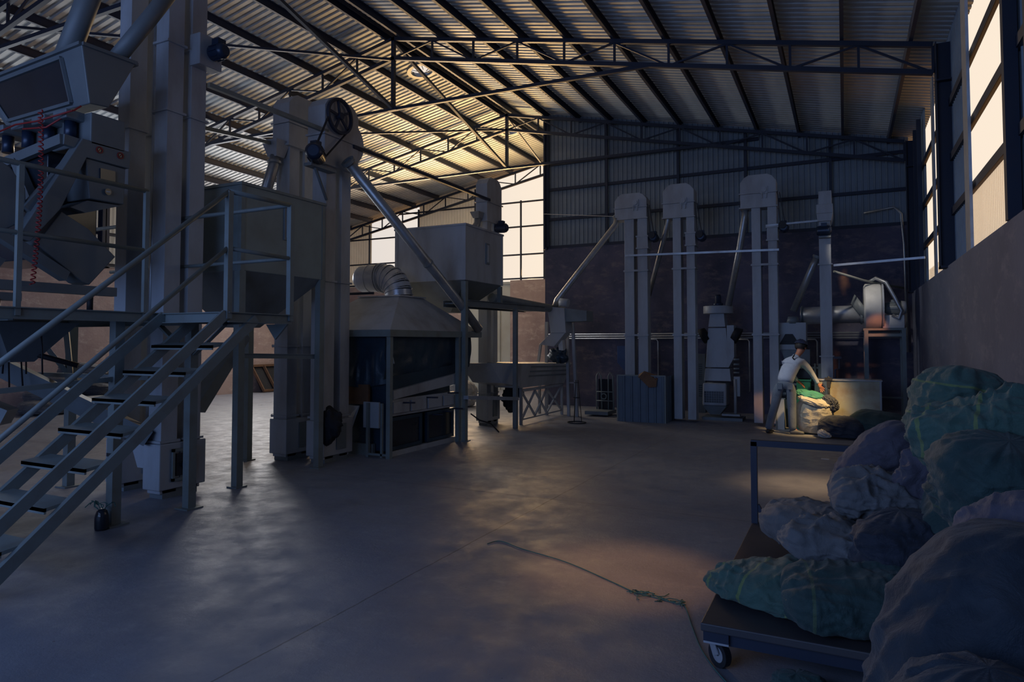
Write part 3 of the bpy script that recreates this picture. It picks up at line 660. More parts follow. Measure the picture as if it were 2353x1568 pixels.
# segmented elbow duct on the hood
t = thing('elbow_duct', 'segmented galvanised elbow duct rising from the separator hood', 'duct', (-6.42, 8.8, 2.32))
cx, cy, r = -6.36, 8.8, .215
path = [Vector((cx, cy, 2.31))]
RB = .30; c0 = Vector((cx-RB, cy, 2.42))
for k in range(0, 7):
    a = PI/2*k/6; path.append(Vector((cx-RB+RB*math.cos(a), cy, 2.34+RB*math.sin(a))))
m = MB()
for i in range(len(path)-1): m.tube([path[i], path[i+1]], r, 28, caps=False)
m.build('elbow', 'galv', t)
for i in range(1, len(path)):
    d_ = (path[min(i+1, len(path)-1)]-path[i-1]); MB().ring(path[i], d_, r+.012, r-.01, .014, 36).build('seam', 'galv', t)
xe = path[-1].x
m = MB(); N = 40
m.tube([path[-1], (xe-.40, cy, path[-1].z+.0)], r+.008, 36, caps=False); m.build('horizontal_run', 'galv', t)
for a in (.02, .06, .25): MB().ring((xe-a, cy, path[-1].z), (1, 0, 0), r+.03 if a < .1 else r+.016, r, .015, 40).build('seam', 'galv', t)
zc = path[-1].z; m = MB()
m.tube([(xe-.40, cy, zc), (xe-.46, cy, zc), (xe-.53, cy, zc), (xe-.57, cy, zc)], [r+.008, r*.93, r*.6, r*.12], 36, caps=True); m.build('end_cap', 'galv', t)
tag(MB().tube([atx(790, 676, -6.9), (-6.5, 8.35, 2.36)], .02).build('prop_bar', 'steel'), 'thin dark bar propping the elbow duct from the left', 'bar')
# ------------------------------------------------------------------ stepped platform and stairs
t = thing('machine_platform', 'raised steel working platform with stairs and pipe railings at left', 'platform', (-5.65, 2.8, 0))
ZD = 1.865
MB().box(-9.6, -5.68, 1.6, 4.55, ZD-.03, ZD-.0).box(-5.7, -4.83, 4.15, 4.87, ZD-.03, ZD).each('deck_plate', 'paintd', t)
MB().lchan((-5.65, 1.6, ZD-.04), (-5.65, 4.9, ZD-.04), .09).build('edge_beam', 'rail', t)
MB().lchan((-5.65, 4.13, ZD-.045), (-4.80, 4.13, ZD-.045), .09).lchan((-4.80, 4.13, ZD-.045), (-4.80, 4.88, ZD-.045), .09, up=(0, 0, 1)).build('landing_beam', 'rail', t)
MB().lchan((-5.65, 4.88, ZD-.045), (-4.80, 4.88, ZD-.045), .08).build('landing_beam', 'rail', t)
MB().lchan((-9.6, 4.5, ZD-.05), (-5.65, 4.5, ZD-.05), .1).lchan((-9.6, 2.9, ZD-.05), (-5.65, 2.9, ZD-.05), .1).lchan((-7.7, 1.6, ZD-.05), (-7.7, 4.5, ZD-.05), .1).build('joist', 'rail', t)
for a, b in ((-5.78, 3.80), (-5.70, 4.50), (-7.76, 4.58), (-7.76, 2.9), (-9.4, 4.5)):
    m = MB().bar((a, b, 0), (a, b, ZD-.06), .085); m.box(a-.09, a+.09, b-.09, b+.09, 0, .012); m.build('post', 'rail', t)
MB().bar((-7.76, 4.58, 1.2), (-7.4, 4.3, ZD-.1), .05).bar((-7.76, 4.58, 1.2), (-7.95, 4.25, ZD-.1), .05).bar((-5.70, 4.5, 1.45), (-5.25, 4.5, ZD-.1), .05, .012).bar((-5.7, 4.5, 1.45), (-6.1, 4.45, ZD-.1), .07, .02).each('corner_brace', 'rail', t)
MB().bar((-7.7, 4.1, 1.27), (-5.75, 4.1, 1.27), .04).bar((-5.78, 3.80, 1.28), (-5.78, 1.7, 1.16), .04).each('low_rail', 'rail', t)
MB().add([(-5.1, 4.86, ZD-.09), (-4.82, 4.86, ZD-.09), (-4.98, 4.86, ZD-.24), (-5.1, 4.88, ZD-.09), (-4.82, 4.88, ZD-.09), (-4.98, 4.88, ZD-.24)], [(0, 1, 2), (5, 4, 3), (0, 3, 4, 1), (1, 4, 5, 2), (2, 5, 3, 0)]).build('gusset', 'rail', t)
# stairs: upper and lower flat bars each side, treads between
s = .83
def sl(x, y0, z0, y1, w=.012, h=.085): return MB().bar((x, y0, z0), (x, y1, z0-(y0-y1)*s), w*2.2, h)
for x, mid in ((-4.80, True), (-5.60, False)):
    sl(x, 4.12, ZD-.02, 1.87).build('stringer', 'rail', t)
    sl(x, 4.45, ZD-.05, 2.28, .02, .085).build('stringer', 'rail', t)
for k in range(7):
    y = 4.06-.262*k; z = 1.58-.2175*k
    m = MB().hexa([(-5.60, y-.06, z-.03), (-4.82, y-.06, z-.03), (-4.82, y+.14, z), (-5.60, y+.14, z), (-5.60, y-.06, z-.005), (-4.82, y-.06, z-.005), (-4.82, y+.14, z+.02), (-5.60, y+.14, z+.02)])
    m.box(-5.60, -4.82, y-.06, y-.045, z-.045, z-.005); m.build('tread', 'rail', t)
def railing(name, pts, r=.019): return MB().tube(pts, r, 10).build(name, 'rail', t)
railing('handrail', [(-4.80, 4.14, 2.92), (-4.80, 1.82, 2.92-2.32*s)], .021)
railing('mid_rail', [(-4.80, 4.13, 2.42), (-4.80, 1.85, 2.42-2.28*s)])
railing('handrail', [(-4.80, 4.14, 2.92), (-4.80, 4.87, 2.93)], .021); railing('mid_rail', [(-4.80, 4.14, 2.42), (-4.80, 4.87, 2.41)])
railing('handrail', [(-4.80, 4.87, 2.93), (-7.93, 4.9, 2.93)], .021); railing('mid_rail', [(-4.80, 4.87, 2.41), (-7.6, 4.9, 2.41)])
railing('handrail', [(-5.65, 3.97, 2.97), (-5.65, 1.6, 2.975)], .021); railing('mid_rail', [(-5.65, 3.95, 2.43), (-5.65, 1.6, 2.45)])
for a, b, z in ((-4.80, 4.14, 2.92), (-4.80, 4.87, 2.93), (-5.65, 3.96, 2.97), (-5.65, 2.92, 2.97)):
    MB().bar((a, b, ZD-.06), (a, b, z), .05 if a > -5 else .038).build('rail_post', 'rail', t)
# ------------------------------------------------------------------ sorting machine on the platform
t = thing('sorting_machine', 'pale sorting machine with tilted hopper, windowed cabinet and round chutes on the platform', 'machine', (-6.2, 3.5, ZD))
x1 = -6.0
def X(u, v, x=x1):
    p = atx(u, v, x); return p.y, p.z
# tilted top hopper: wide mouth, narrow foot
yz = [X(190, 100), X(313, 146), X(255, 243), X(205, 232)]
c0 = Vector((-7.75, yz[0][0]-.02, yz[0][1]-.02)); 
top = [(-7.7, 3.56, 4.16), (-6.0, 3.56, 4.24), (-6.0, 4.07, 4.25), (-7.7, 4.07, 4.2)]
bot = [(-7.35, 3.66, 3.72), (-6.03, 3.66, 3.74), (-6.03, 3.84, 3.76), (-7.35, 3.84, 3.74)]
m = MB().hexa(bot+top); m.build('feed_hopper', 'mach', t, .01)
MB().bar(top[0], top[1], .05, .03).bar(top[1], top[2], .05, .03).bar(top[2], top[3], .05, .03).build('hopper_rim', 'mach', t)
def facept(a, b):   # on the slanted front face
    p = Vector(bot[0]).lerp(Vector(bot[1]), a); q = Vector(top[0]).lerp(Vector(top[1]), a); return p.lerp(q, b)+Vector((0, -.012, 0))
m = MB().add([facept(.10, .12), facept(.80, .12), facept(.80, .84), facept(.10, .84)], [(0, 1, 2, 3)]); m.build('hopper_window', 'screen', t)
m = MB()
for a, b in (((.08, .08), (.82, .08)), ((.82, .08), (.82, .88)), ((.82, .88), (.08, .88)), ((.08, .88), (.08, .08))): m.bar(facept(*a), facept(*b), .03, .03)
m.build('window_frame', 'mach', t)
# spouts from above into the hopper
MB().tube([(-6.55, 3.72, 4.2), (-6.40, 3.86, 4.9), (-6.36, 3.9, 5.3)], .10, 18).build('feed_pipe', 'mach', t)
MB().tube([(-6.12, 3.92, 4.22), (-6.0, 4.2, 4.75), (-5.9, 4.4, 5.15)], .075, 18).build('feed_pipe', 'mach', t)
# vibrating feeders row under hopper
for i in range(4):
    xx = -6.2-.33*i
    m = MB().box(xx-.10, xx+.10, 3.50, 3.85, 3.58, 3.66); f_ = m.build('feeder_tray', 'paintd', t, .01)
    MB().tube([(xx, 3.6, 3.42), (xx, 3.6, 3.58)], .05).build('vibrator', 'motor', f_)
MB().tube([(-6.0, 3.5, 3.62), (-6.4, 3.42, 3.56), (-6.8, 3.46, 3.6), (-7.3, 3.4, 3.5)], .008).tube([(-6.05, 3.6, 3.7), (-6.3, 3.45, 3.5), (-6.6, 3.42, 3.52)], .008).build('cable', 'red', t)
# head box and the cabinet with its slanted arm
MB().box(-6.9, -6.0, 3.66, 3.98, 3.37, 3.66).build('upper_box', 'mach', t, .01)
MB().prism([X(190, 318), X(302, 350), X(298, 388), X(200, 362), X(140, 480), X(70, 555), X(40, 545)], 0, -6.12, -6.0).build('slanted_arm', 'mach', t, .006)
MB().prism([X(200, 362), X(292, 388), X(288, 470), X(209, 456)], 0, -6.55, -6.02).build('control_cabinet', 'mach', t, .008)
MB().prism([X(232, 386), X(266, 394), X(266, 420), X(232, 412)], 0, -6.02, -6.005).build('display_screen', 'screen', t)
MB().prism([X(170, 475), X(209, 460), X(288, 472), X(205, 488)], 0, -6.5, -6.05).build('cabinet_base', 'mach', t)
for u, v in ((228, 345), (276, 358)):
    y_, z_ = X(u, v); b_ = MB().ring((-5.995, y_, z_), (1, 0, 0), .031, .024, .006, 28).bar((-5.994, y_-.018, z_-.018), (-5.994, y_+.018, z_+.018), .006).build('warning_mark', 'red', t)
    MB().ring((-5.997, y_, z_), (1, 0, 0), .016, 0, .004, 16).build('mark_centre', 'screen', b_)
y_, z_ = X(248, 441); MB().ring((-5.998, y_, z_), (1, 0, 0), .030, 0, .008, 28).build('round_badge', 'screen', t)
MB().box(-5.994, -5.992, y_-.018, y_+.018, z_-.006, z_+.006).build('badge_text_bar', 'white', t)
# octagonal chutes and big side plates
MB().prism([X(-40, 330), X(40, 380), X(75, 430), X(77, 475), X(52, 515), X(20, 530), X(-60, 500)], 0, -6.35, -6.1).build('round_chute', 'mach', t, .01)
MB().prism([X(148, 485), X(210, 525), X(272, 590), X(212, 655), X(195, 648), X(90, 560)], 0, -6.25, -6.04).build('side_plate', 'mach', t, .008)
MB().prism([X(-10, 520), X(60, 555), X(165, 625), X(155, 645), X(0, 545)], 0, -6.12, -6.02).build('slanted_arm', 'mach', t)
MB().prism([X(-50, 560), X(30, 595), X(-20, 660), X(-60, 660)], 0, -6.3, -6.1).build('round_chute', 'mach', t)
# frame bars
MB().bar((-7.4, 3.45, 3.20), (-6.05, 3.45, 3.36), .05, .09).bar((-6.05, 3.45, 3.36), (-6.05, 3.75, 3.34), .05, .09).bar((-6.75, 3.45, 3.25), (-6.35, 3.42, 2.75), .07).bar((-6.1, 3.62, 3.3), (-6.1, 3.2, 2.7), .08).each('frame_bar', 'mach', t)
MB().box(-7.6, -6.35, 3.5, 3.95, 2.35, 3.32).build('inner_body', 'screen', t, .01)
MB().box(-7.6, -5.98, 2.0, 2.06, 2.02, 2.09).box(-6.06, -5.98, 2.0, 3.92, 2.02, 2.10).box(-7.6, -7.5, 2.0, 3.92, 2.02, 2.10).build('base_frame', 'mach', t)
for a, b in ((-6.02, 3.7), (-6.02, 2.6), (-7.5, 3.7)): MB().tube([(a, b, ZD), (a, b, 2.03)], .025).build('damper_foot', 'rubber', t)
# red coiled air hose
hl = []
for i in range(0, 420):
    f_ = i/419; z_ = 3.52-1.45*f_; hl.append((-5.93+.016*math.cos(i*.55), 3.20-.03*f_+.016*math.sin(i*.55)+.03*math.sin(f_*3), z_))
tag(MB().tube(hl, .0055, 6).build('air_hose', 'red'), 'red coiled air hose hanging in front of the sorting machine', 'hose')
# chutes under the platform
t = thing('outlet_chutes', 'pair of sloping dark chutes hanging under the working platform', 'chute', (-6.6, 3.4, 1.0))
MB().frus((-6.95, -6.75, 3.45, 3.65), 1.42, (-7.3, -6.5, 3.2, 3.9), 1.78).build('funnel', 'paintd', t)
MB().bar((-7.5, 2.6, 1.5), (-6.55, 3.35, .95), .2, .14).build('square_chute', 'paintd', t)
MB().bar((-7.3, 3.5, 1.45), (-6.45, 4.6, .62), .26, .16).build('square_chute', 'paintd', t)
MB().tube([(-7.0, 3.4, 1.6), (-6.5, 3.9, 1.38)], .025).tube([(-6.9, 3.3, 1.65), (-6.9, 3.3, 1.4)], .03).build('damper_lever', 'rubber', t)
tg = MB(); rr = random.Random(4)
for i in range(9):
    a = -7.1+rr.random()*.6; b = 3.25+rr.random()*.4; tg.tube([(a, b, 1.75), (a+rr.uniform(-.05, .05), b, 1.55), (a+rr.uniform(-.08, .08), b, 1.35-.2*rr.random())], .008, 6)
hc_ = thing('hanging_cables', 'loose dark cables dangling under the sorting machine', 'cable', (-6.9, 3.4, 1.75)); tg.each('cable', 'rubber', hc_)
tag(MB().box(-6.9, -5.9, 2.05, 2.75, .25, .62).box(-6.95, -5.85, 2.0, 2.8, .62, .66).box(-6.0, -5.93, 2.7, 2.77, 0, .62).box(-6.9, -6.83, 2.7, 2.77, 0, .62).build('dark_tool_chest', 'screen'), 'dark tool chest standing under the stairs at lower left', 'chest')
# bottle with wires at the foot of the post
t = thing('plastic_bottle', 'cut plastic bottle of twine and wire at the foot of the platform post', 'bottle', (-5.72, 3.66, 0))
MB().tube([(-5.72, 3.66, 0), (-5.72, 3.66, .02), (-5.72, 3.66, .10), (-5.72, 3.66, .13), (-5.72, 3.66, .16), (-5.72, 3.66, .18)], [.05, .055, .055, .05, .04, .02], 20).build('bottle_body', 'screen', t)
tg = MB()
for i in range(6):
    p = Vector((-5.72, 3.66, .15)); q = [p]
    for k in range(5): p = p+Vector((rr.uniform(-.05, .05), rr.uniform(-.04, .04), .05-.02*k)); q.append(p)
    tg.tube(q, .004, 5)
tg.build('wire_ends', 'twine', t)
tag(MB().box(-6.0+.175, -5.735, 3.755, 3.845, .60, .63).build('tape_band', 'rubber'), 'black tape band wound on the platform post', 'tape')
# ------------------------------------------------------------------ platform shelf, screening trough, feed hopper
t = thing('beam_walkway', 'dark walkway beam on a single post leading right from the pale hopper', 'walkway', (-5.52, 11.3, 0))
MB().lchan((-5.53, 9.55, 2.24), (-5.53, 12.7, 2.28), .11).lchan((-6.0, 9.55, 2.24), (-6.0, 12.7, 2.28), .11).build('side_beam', 'paintd', t)
MB().box(-6.0, -5.53, 9.6, 12.7, 2.24, 2.26).build('tray', 'paintd', t)
MB().bar((-5.52, 11.31, 0), (-5.52, 11.31, 2.24), .075).build('post', 'paintd', t)
tag(MB().tube([(-5.8, 10.9, 2.42), (-5.6, 13.9, 2.30)], .085, 16).build('dust_pipe', 'paintd'), 'dark horizontal dust pipe lying along the walkway beam', 'pipe')
tag(MB().bar((-5.5, 9.45, .71), (-5.5, 11.33, .55), .09, .06).build('low_beam', 'galv'), 'low pale channel beam between the hopper leg and the walkway post', 'beam')
tag(MB().tube([(-5.55, 9.7, .42), (-5.5, 9.9, .3), (-5.5, 10.3, .2), (-5.5, 10.6, .02), (-5.9, 11.2, .02)], .012, 8).build('loose_cable', 'rubber'), 'loose cable drooping from the low pale beam', 'cable')
t = thing('screening_trough', 'long grey vibrating trough with ribbed side on splayed legs, mid hall', 'machine', (-5.6, 12.6, 0))
MB().hexa([(-6.15, 11.7, .72), (-5.62, 11.7, .72), (-5.62, 14.0, .70), (-6.15, 14.0, .70), (-6.25, 11.4, 1.22), (-5.5, 11.5, 1.20), (-5.5, 14.15, 1.13), (-6.25, 14.15, 1.15)]).build('trough_body', 'paint', t, .006)
MB().hexa([(-6.2, 10.9, .86), (-5.75, 11.2, .84), (-5.6, 11.72, .75), (-6.2, 11.72, .75), (-6.3, 10.6, 1.22), (-5.8, 10.85, 1.22), (-5.5, 11.5, 1.20), (-6.25, 11.5, 1.2)]).build('trough_mouth', 'paint', t)
for z in (1.12, 1.03, .94): MB().bar((-5.50-(1.2-z)*.25, 12.0, z), (-5.50-(1.2-z)*.25, 14.1, z-.05), .02, .03).build('rib', 'paintd', t)
for a, b in ((-5.66, 11.85), (-5.66, 13.95), (-6.2, 11.85), (-6.2, 13.95)): MB().bar((a, b, 0), (a, b, .72), .05).build('leg', 'paint', t)
m = MB(); 
for a, b in ((11.9, 12.5), (12.5, 13.1), (13.1, 13.9)): m.bar((-5.66, a, .62), (-5.66, b, .12), .035).bar((-5.66, b, .62), (-5.66, a, .12), .035)
m.bar((-5.66, 11.85, .1), (-5.66, 13.95, .1), .03).bar((-5.66, 11.85, .66), (-5.66, 13.95, .66), .05); m.build('brace', 'paint', t)
motor(MB(), (-5.9, 12.2, .58), (0, 1, 0), .09, .3).build('motor', 'motor', t)
tag(ragbag('black_cloth', (-5.95, 11.9, .52), (.10, .18, .26), 9, 'blackcloth'), 'black cloth hanging under the trough mouth beside the mid hall elevator', 'cloth')
t = thing('feed_hopper', 'pale feed hopper with square neck standing behind the trough, fed by the long spout', 'hopper', (-5.4, 13.2, 0))
def Y2(u, v, y=13.2):
    p = aty(u, v, y); return p.x, p.z
MB().prism([Y2(1258, 705), Y2(1296, 708), Y2(1300, 765), Y2(1265, 765)], 1, 13.2, 13.6).build('neck', 'paint', t, .005)
MB().prism([Y2(1265, 765), Y2(1298, 765), Y2(1272, 797), Y2(1238, 792)], 1, 13.22, 13.55).build('lower_chute', 'paint', t, .005)
MB().prism([Y2(1296, 708), Y2(1346, 714), Y2(1346, 738), Y2(1296, 740)], 1, 13.25, 13.65).build('side_box', 'paintd', t, .005)
MB().tube([aty(1287, 695, 13.35), aty(1306, 697, 13.35)], .09, 18).build('inlet_drum', 'paint', t)
MB().bar(aty(1243, 790, 13.3), aty(1237, 832, 13.3), .05).bar(aty(1288, 765, 13.45), aty(1292, 806, 13.45), .14, .1).build('outlet_spout', 'white', t)
for u0, u1 in ((1303, 1307), (1316, 1326)): MB().bar(aty(u0, 742, 13.7), (aty(u1, 930, 13.7).x, 13.7, 0), .06).build('leg', 'paint', t)
MB().bar(aty(1256, 740, 13.7), (aty(1256, 930, 13.7).x, 13.7, 0), .06).bar(aty(1305, 880, 13.7), aty(1326, 880, 13.7), .03).build('leg', 'paint', t)
tag(ragbag('dark_sack', aty(1282, 818, 13.5), (.20, .14, .17), 5, 'tarp'), 'dark green sack hanging over the trough end', 'sack')
t = thing('wire_stand', 'thin black wire stand with ring foot beside the trough legs', 'stand', (-4.9, 12.4, 0))
q = Vector((aty(1325, 965, 12.6).x, 12.6, 0)); m = MB()
m.ring((q.x, q.y, .012), (0, 0, 1), .19, .175, .02, 40); m.build('foot_ring', 'rubber', t)
for k in range(3):
    a = k*2*PI/3+.4; MB().tube([(q.x+.1*math.cos(a), q.y+.1*math.sin(a), .02), (q.x+.03*math.cos(a), q.y+.03*math.sin(a), .85)], .007, 6).build('rod', 'rubber', t)
MB().ring((q.x, q.y, .5), (0, 0, 1), .07, .062, .01, 30).ring((q.x, q.y, .8), (0, 0, 1), .05, .042, .01, 30).each('hoop', 'rubber', t)
# ------------------------------------------------------------------ along the back wall
for k, (v0, u1) in enumerate(((768, 1430), (773, 1430), (778, 1430))):
    z = aty(1400, v0, 15.95).z
    tag(MB().tube([(XP+.05, 15.93, z), (1.0, 15.93, z)], .018, 10).build('wall_conduit', 'galv'), ['uppermost', 'middle', 'lowest'][k]+' of the three pale conduits running along the back wall', 'conduit', 'conduits on the back wall')
for u, lab in ((1512, 'left of the second twin elevator'), (1722, 'left of the tallest elevator'), (1878, 'behind the single-leg elevator')):
    p = aty(u, 780, 15.9); tag(MB().tube([(p.x-.3, 15.9, p.z), (p.x-.04, 15.9, p.z), (p.x, 15.9, p.z-.05), (p.x, 15.9, .5)], .018, 10).build('drop_conduit', 'galv'), 'conduit bending down the back wall '+lab, 'conduit', 'drop conduits on the back wall')
tag(MB().tube([(.4, 15.9, 4.32), (.95, 15.9, 4.4), (1.08, 15.9, 4.25), (1.12, 15.85, 3.6), (1.14, 15.85, 1.4)], .02, 10).build('corner_conduit', 'pipe'), 'curved conduit going down the right back corner', 'conduit')
t = thing('blue_box', 'dark blue pointed box on the back wall left of the twin elevators', 'box', (-4.7, 15.7, 1.2))
q = aty(1421, 795, 15.8); r_ = aty(1441, 845, 15.8)
MB().prism([(q.x, q.z), (q.x+.34, q.z), (q.x+.34, r_.z-.1), (q.x+.2, r_.z-.1), (q.x, r_.z+.12)], 1, 15.7, 16.0).build('case', 'blue', t, .005)
MB().box(q.x+.03, q.x+.3, 15.69, 15.70, r_.z+.2, q.z-.04).build('lid', 'blue', t)
# weighing scale with hoops
t = thing('platform_scale', 'dark platform scale with hooped back frame near the back wall', 'scale', (-4.9, 14.2, 0))
q = G_ = aty(1385, 940, 14.3); xq = q.x
MB().box(xq-.28, xq+.25, 13.9, 14.5, .03, .11).build('platform', 'paintd', t, .01)
for dx in (-.17, .1): MB().tube([(xq+dx, 14.4, .1), (xq+dx, 14.4, .85), (xq+dx+.04, 14.4, .93), (xq+dx+.1, 14.4, .85), (xq+dx+.12, 14.4, .1)], .018, 8).build('hoop', 'rail', t)
MB().box(xq-.14, xq+.18, 14.42, 14.5, .1, .78).build('column', 'screen', t)
m = MB().tube([(xq-.17, 14.39, .5), (xq+.2, 14.39, .5)], .012, 8).tube([(xq-.17, 14.39, .3), (xq+.2, 14.39, .3)], .012, 8); m.each('cross_rod', 'rail', t)
MB().ring((xq+.0, 14.38, .4), (0, 1, 0), .07, .05, .02, 24).build('dial', 'rail', t)
# corrugated cabin
t = thing('corrugated_cabin', 'low blue-grey corrugated sheet enclosure around the leftmost back elevator foot', 'enclosure', (-3.7, 13.3, 0))
x0, x1_ = -4.17, -3.2
c_ = corr(0, x0, x1_, 13.30, .0, .92, pitch=.16, dep=.02, side=-1); c_.build('front_sheet', 'sheetd', t)
c_ = corr(1, 13.30, 14.15, x0, .0, .92, pitch=.16, dep=.02, side=1); c_.build('side_sheet', 'sheetd', t)
c_ = corr(1, 13.30, 14.15, x1_, .0, .92, pitch=.16, dep=.02, side=1); c_.build('side_sheet', 'sheetd', t)
m = MB()
for a in (x0, x1_): m.bar((a, 13.3, 0), (a, 13.3, .94), .03)
m.bar((x0, 13.3, .93), (x1_, 13.3, .93), .025); m.build('corner_angle', 'rail', t)
tb = thing('cardboard_sheet', 'folded brown cardboard draped over the top edge of the corrugated enclosure', 'cardboard', (-3.6, 13.3, .95))
MB().add([(-3.78, 13.36, .93), (-3.62, 13.36, 1.02), (-3.60, 13.24, 1.03), (-3.72, 13.24, .90), (-3.35, 13.24, .84), (-3.33, 13.36, .93), (-3.36, 13.22, .72), (-3.50, 13.22, .70)], [(0, 1, 2, 3), (1, 5, 4, 2), (2, 4, 6, 7), (3, 2, 7)]).build('panel', 'wood', tb)
# fan column with round top
t = thing('fan_column', 'tall tapered aspirator column with round flat top and small motor', 'machine', (-2.4, 14.5, 0))
cx = -2.38; y0 = 14.4
MB().tube([(cx, y0+.2, 2.20), (cx, y0+.2, 2.36)], .30, 40).build('round_cap', 'paint', t, .008)
MB().tube([(cx-.0, y0+.2, 2.36), (cx-.0, y0+.2, 2.42), (cx-.0, y0+.2, 2.44), (cx-.0, y0+.2, 2.56), (cx-.0, y0+.2, 2.60)], [.10, .10, .065, .065, .05], 20).build('motor', 'motor', t)
def sect(w0, z0, w1, z1, mt='paint', nm='body'): return MB().frus((cx-w0+.0, cx+w0, y0, y0+.42), z0, (cx-w1, cx+w1, y0+.04, y0+.38), z1).build(nm, mt, t, .006)
sect(.17, 1.92, .14, 2.20, nm='neck'); sect(.235, 1.08, .18, 1.90, nm='upper_body'); sect(.27, .80, .245, 1.06, nm='middle_body')
MB().frus((cx-.28, cx+.2, y0-.16, y0+.3), .30, (cx-.27, cx+.2, y0-.14, y0+.3), .76).build('outlet_box', 'paint', t, .03)
MB().frus((cx-.14, cx+.06, y0-.1, y0+.2), .12, (cx-.28, cx+.2, y0-.16, y0+.3), .30).build('lower_funnel', 'paintd', t)
MB().box(cx-.24, cx+.15, y0-.165, y0-.15, .36, .60).build('mesh_window', 'screen', t)
gr = MB()
for i in range(9): gr.box(cx-.24+.048*i, cx-.235+.048*i, y0-.172, y0-.162, .36, .60)
for i in range(6): gr.box(cx-.24, cx+.15, y0-.172, y0-.162, .36+.046*i, .364+.046*i)
gr.build('mesh_wires', 'paint', t)
MB().box(cx+.2, cx+.34, y0+.0, y0+.3, 1.3, 1.95).frus((cx+.2, cx+.24, y0, y0+.3), 1.1, (cx+.2, cx+.34, y0, y0+.3), 1.3).build('side_duct', 'paint', t)
for s_ in (-1, 1): MB().tube([(cx+s_*.26+.05, y0+.1, 1.78), (cx+s_*.38+.05, y0+.1, 1.72)], [.14, .17], 18).build('blower', 'blackcloth', t)
MB().tube([(cx+.36, y0-.05, .15), (cx+.36, y0-.05, .85)], .03).box(cx+.33, cx+.45, y0-.03, y0+.1, .5, .9).box(cx+.1, cx+.45, y0-.1, y0+.05, .10, .14).build('side_stand', 'paint', t)
m = MB()
for z in (.98, 1.06, 1.15, 1.25): m.tube([(cx+.33, y0-.02, z), (cx+.44, y0-.02, z)], .02, 10)
m.build('valve_stack', 'paintd', t)
MB().box(cx-.3, cx+.5, y0-.1, y0+.4, .0, .06).build('base_frame', 'paintd', t)
for i in range(3):
    MB().box(cx-.52+.0, cx-.30, y0+.3, y0+.5, .1, 1.35).build('louvre_cabinet', 'paintd', t) if i == 0 else None
m = MB()
for i in range(16):
    if 5 < i < 8 or 12 < i < 13: continue
    m.box(cx-.43, cx-.36, y0+.285, y0+.30, .45+i*.045, .465+i*.045)
m.build('louvre_slots', 'screen', t)
# feed box by the worker
t = thing('feed_box', 'grey steel feed box with trapezoid opening right behind the tallest elevator', 'box', (-.9, 14.0, 0))
MB().box(-1.15, -.66, 14.0, 14.45, 1.45, 1.98).build('case', 'paint', t, .006)
MB().prism([(-1.14, 1.56), (-.78, 1.56), (-.90, 1.76), (-1.03, 1.76)], 1, 13.985, 14.0).build('opening', 'rubber', t)
MB().tube([aty(1822, 728, 14.1), aty(1822, 744, 14.1)], [.09, .12], 16).build('inlet', 'paintd', t)
MB().frus((-.95, -.60, 14.0, 14.4), 1.0, (-1.12, -.60, 14.0, 14.42), 1.46).build('neck', 'paintd', t)
MB().box(-1.3, -.42, 13.95, 14.5, .5, 1.16).build('lower_case', 'screen', t, .01)
m = MB()
for z in (.62, .80, 1.12): m.box(-1.3, -.40, 13.92, 13.95, z-.02, z+.02)
m.box(-.46, -.40, 13.90, 13.95, .45, 1.2).box(-.53, -.50, 13.90, 13.95, .45, 1.2); m.build('door_frame', 'rail', t)
MB().box(-1.30, -1.10, 13.93, 13.95, .72, .90).build('label_plate', 'white', t)
MB().box(-1.3, -.42, 13.95, 14.5, .0, .5).build('base_case', 'paintd', t)
# green feed bin and pale side tank
t = thing('green_bin', 'small bright green metal bin in front of the feed box, behind the worker', 'bin', (-.75, 13.5, 0))
a_ = aty(1830, 872, 13.5); b_ = aty(1863, 905, 13.5)
MB().box(a_.x, b_.x, 13.5, 13.85, .0, a_.z).build('case', 'greenmetal', t, .01)
MB().box(a_.x-.01, b_.x+.01, 13.48, 13.87, a_.z-.03, a_.z).build('rim', 'greenmetal', t)
t = thing('side_tank', 'low pale metal tank with warm glow painted in, right of the worker under the single-leg elevator', 'tank', (-.36, 13.2, 0))
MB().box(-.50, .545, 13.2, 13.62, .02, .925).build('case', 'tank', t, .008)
MB().box(-.52, .565, 13.18, 13.64, .925, .945).box(.52, .55, 13.17, 13.2, .02, .93).build('rim', 'paint', t)
m = MB().tube([(-.27, 13.12, .35), (-.27, 13.12, 1.0)], .02).box(-.33, -.21, 13.08, 13.16, .93, .98).box(-.30, -.24, 13.09, 13.15, .80, .93).build('drain_valve', 'rubber', t)
t = thing('metal_box', 'narrow pale upright metal box standing behind the worker legs', 'box', (-1.1, 13.3, 0))
MB().box(-1.16, -1.02, 13.35, 13.7, 0, .55).build('case', 'paint', t); MB().box(-1.17, -1.15, 13.33, 13.72, 0, .57).build('corner_strip', 'rail', t)
# blower with long duct on its stand
t = thing('duct_blower', 'pale drum blower with long horizontal duct on a tall steel stand by the right wall', 'blower', (.65, 14.9, 0))
MB().tube([(-.80, 14.95, 2.14), (.36, 14.95, 2.16)], .175, 32).build('duct', 'galv', t)
MB().ring((-.78, 14.95, 2.14), (1, 0, 0), .20, .16, .03, 32).ring((.30, 14.95, 2.16), (1, 0, 0), .20, .16, .04, 32).build('duct_flange', 'paintd', t)
MB().tube([(.34, 14.95, 2.30), (.37, 14.95, 2.30), (.63, 14.95, 2.30), (.66, 14.95, 2.30)], [.40, .45, .45, .40], 44).build('drum', 'white', t, .005)
MB().tube([(.22, 14.95, 2.2), (.35, 14.95, 2.28)], [.2, .32], 28).build('inlet_cone', 'paintd', t)
MB().ring((.665, 14.95, 2.30), (1, 0, 0), .47, .30, .03, 44).build('drum_rim', 'paint', t)
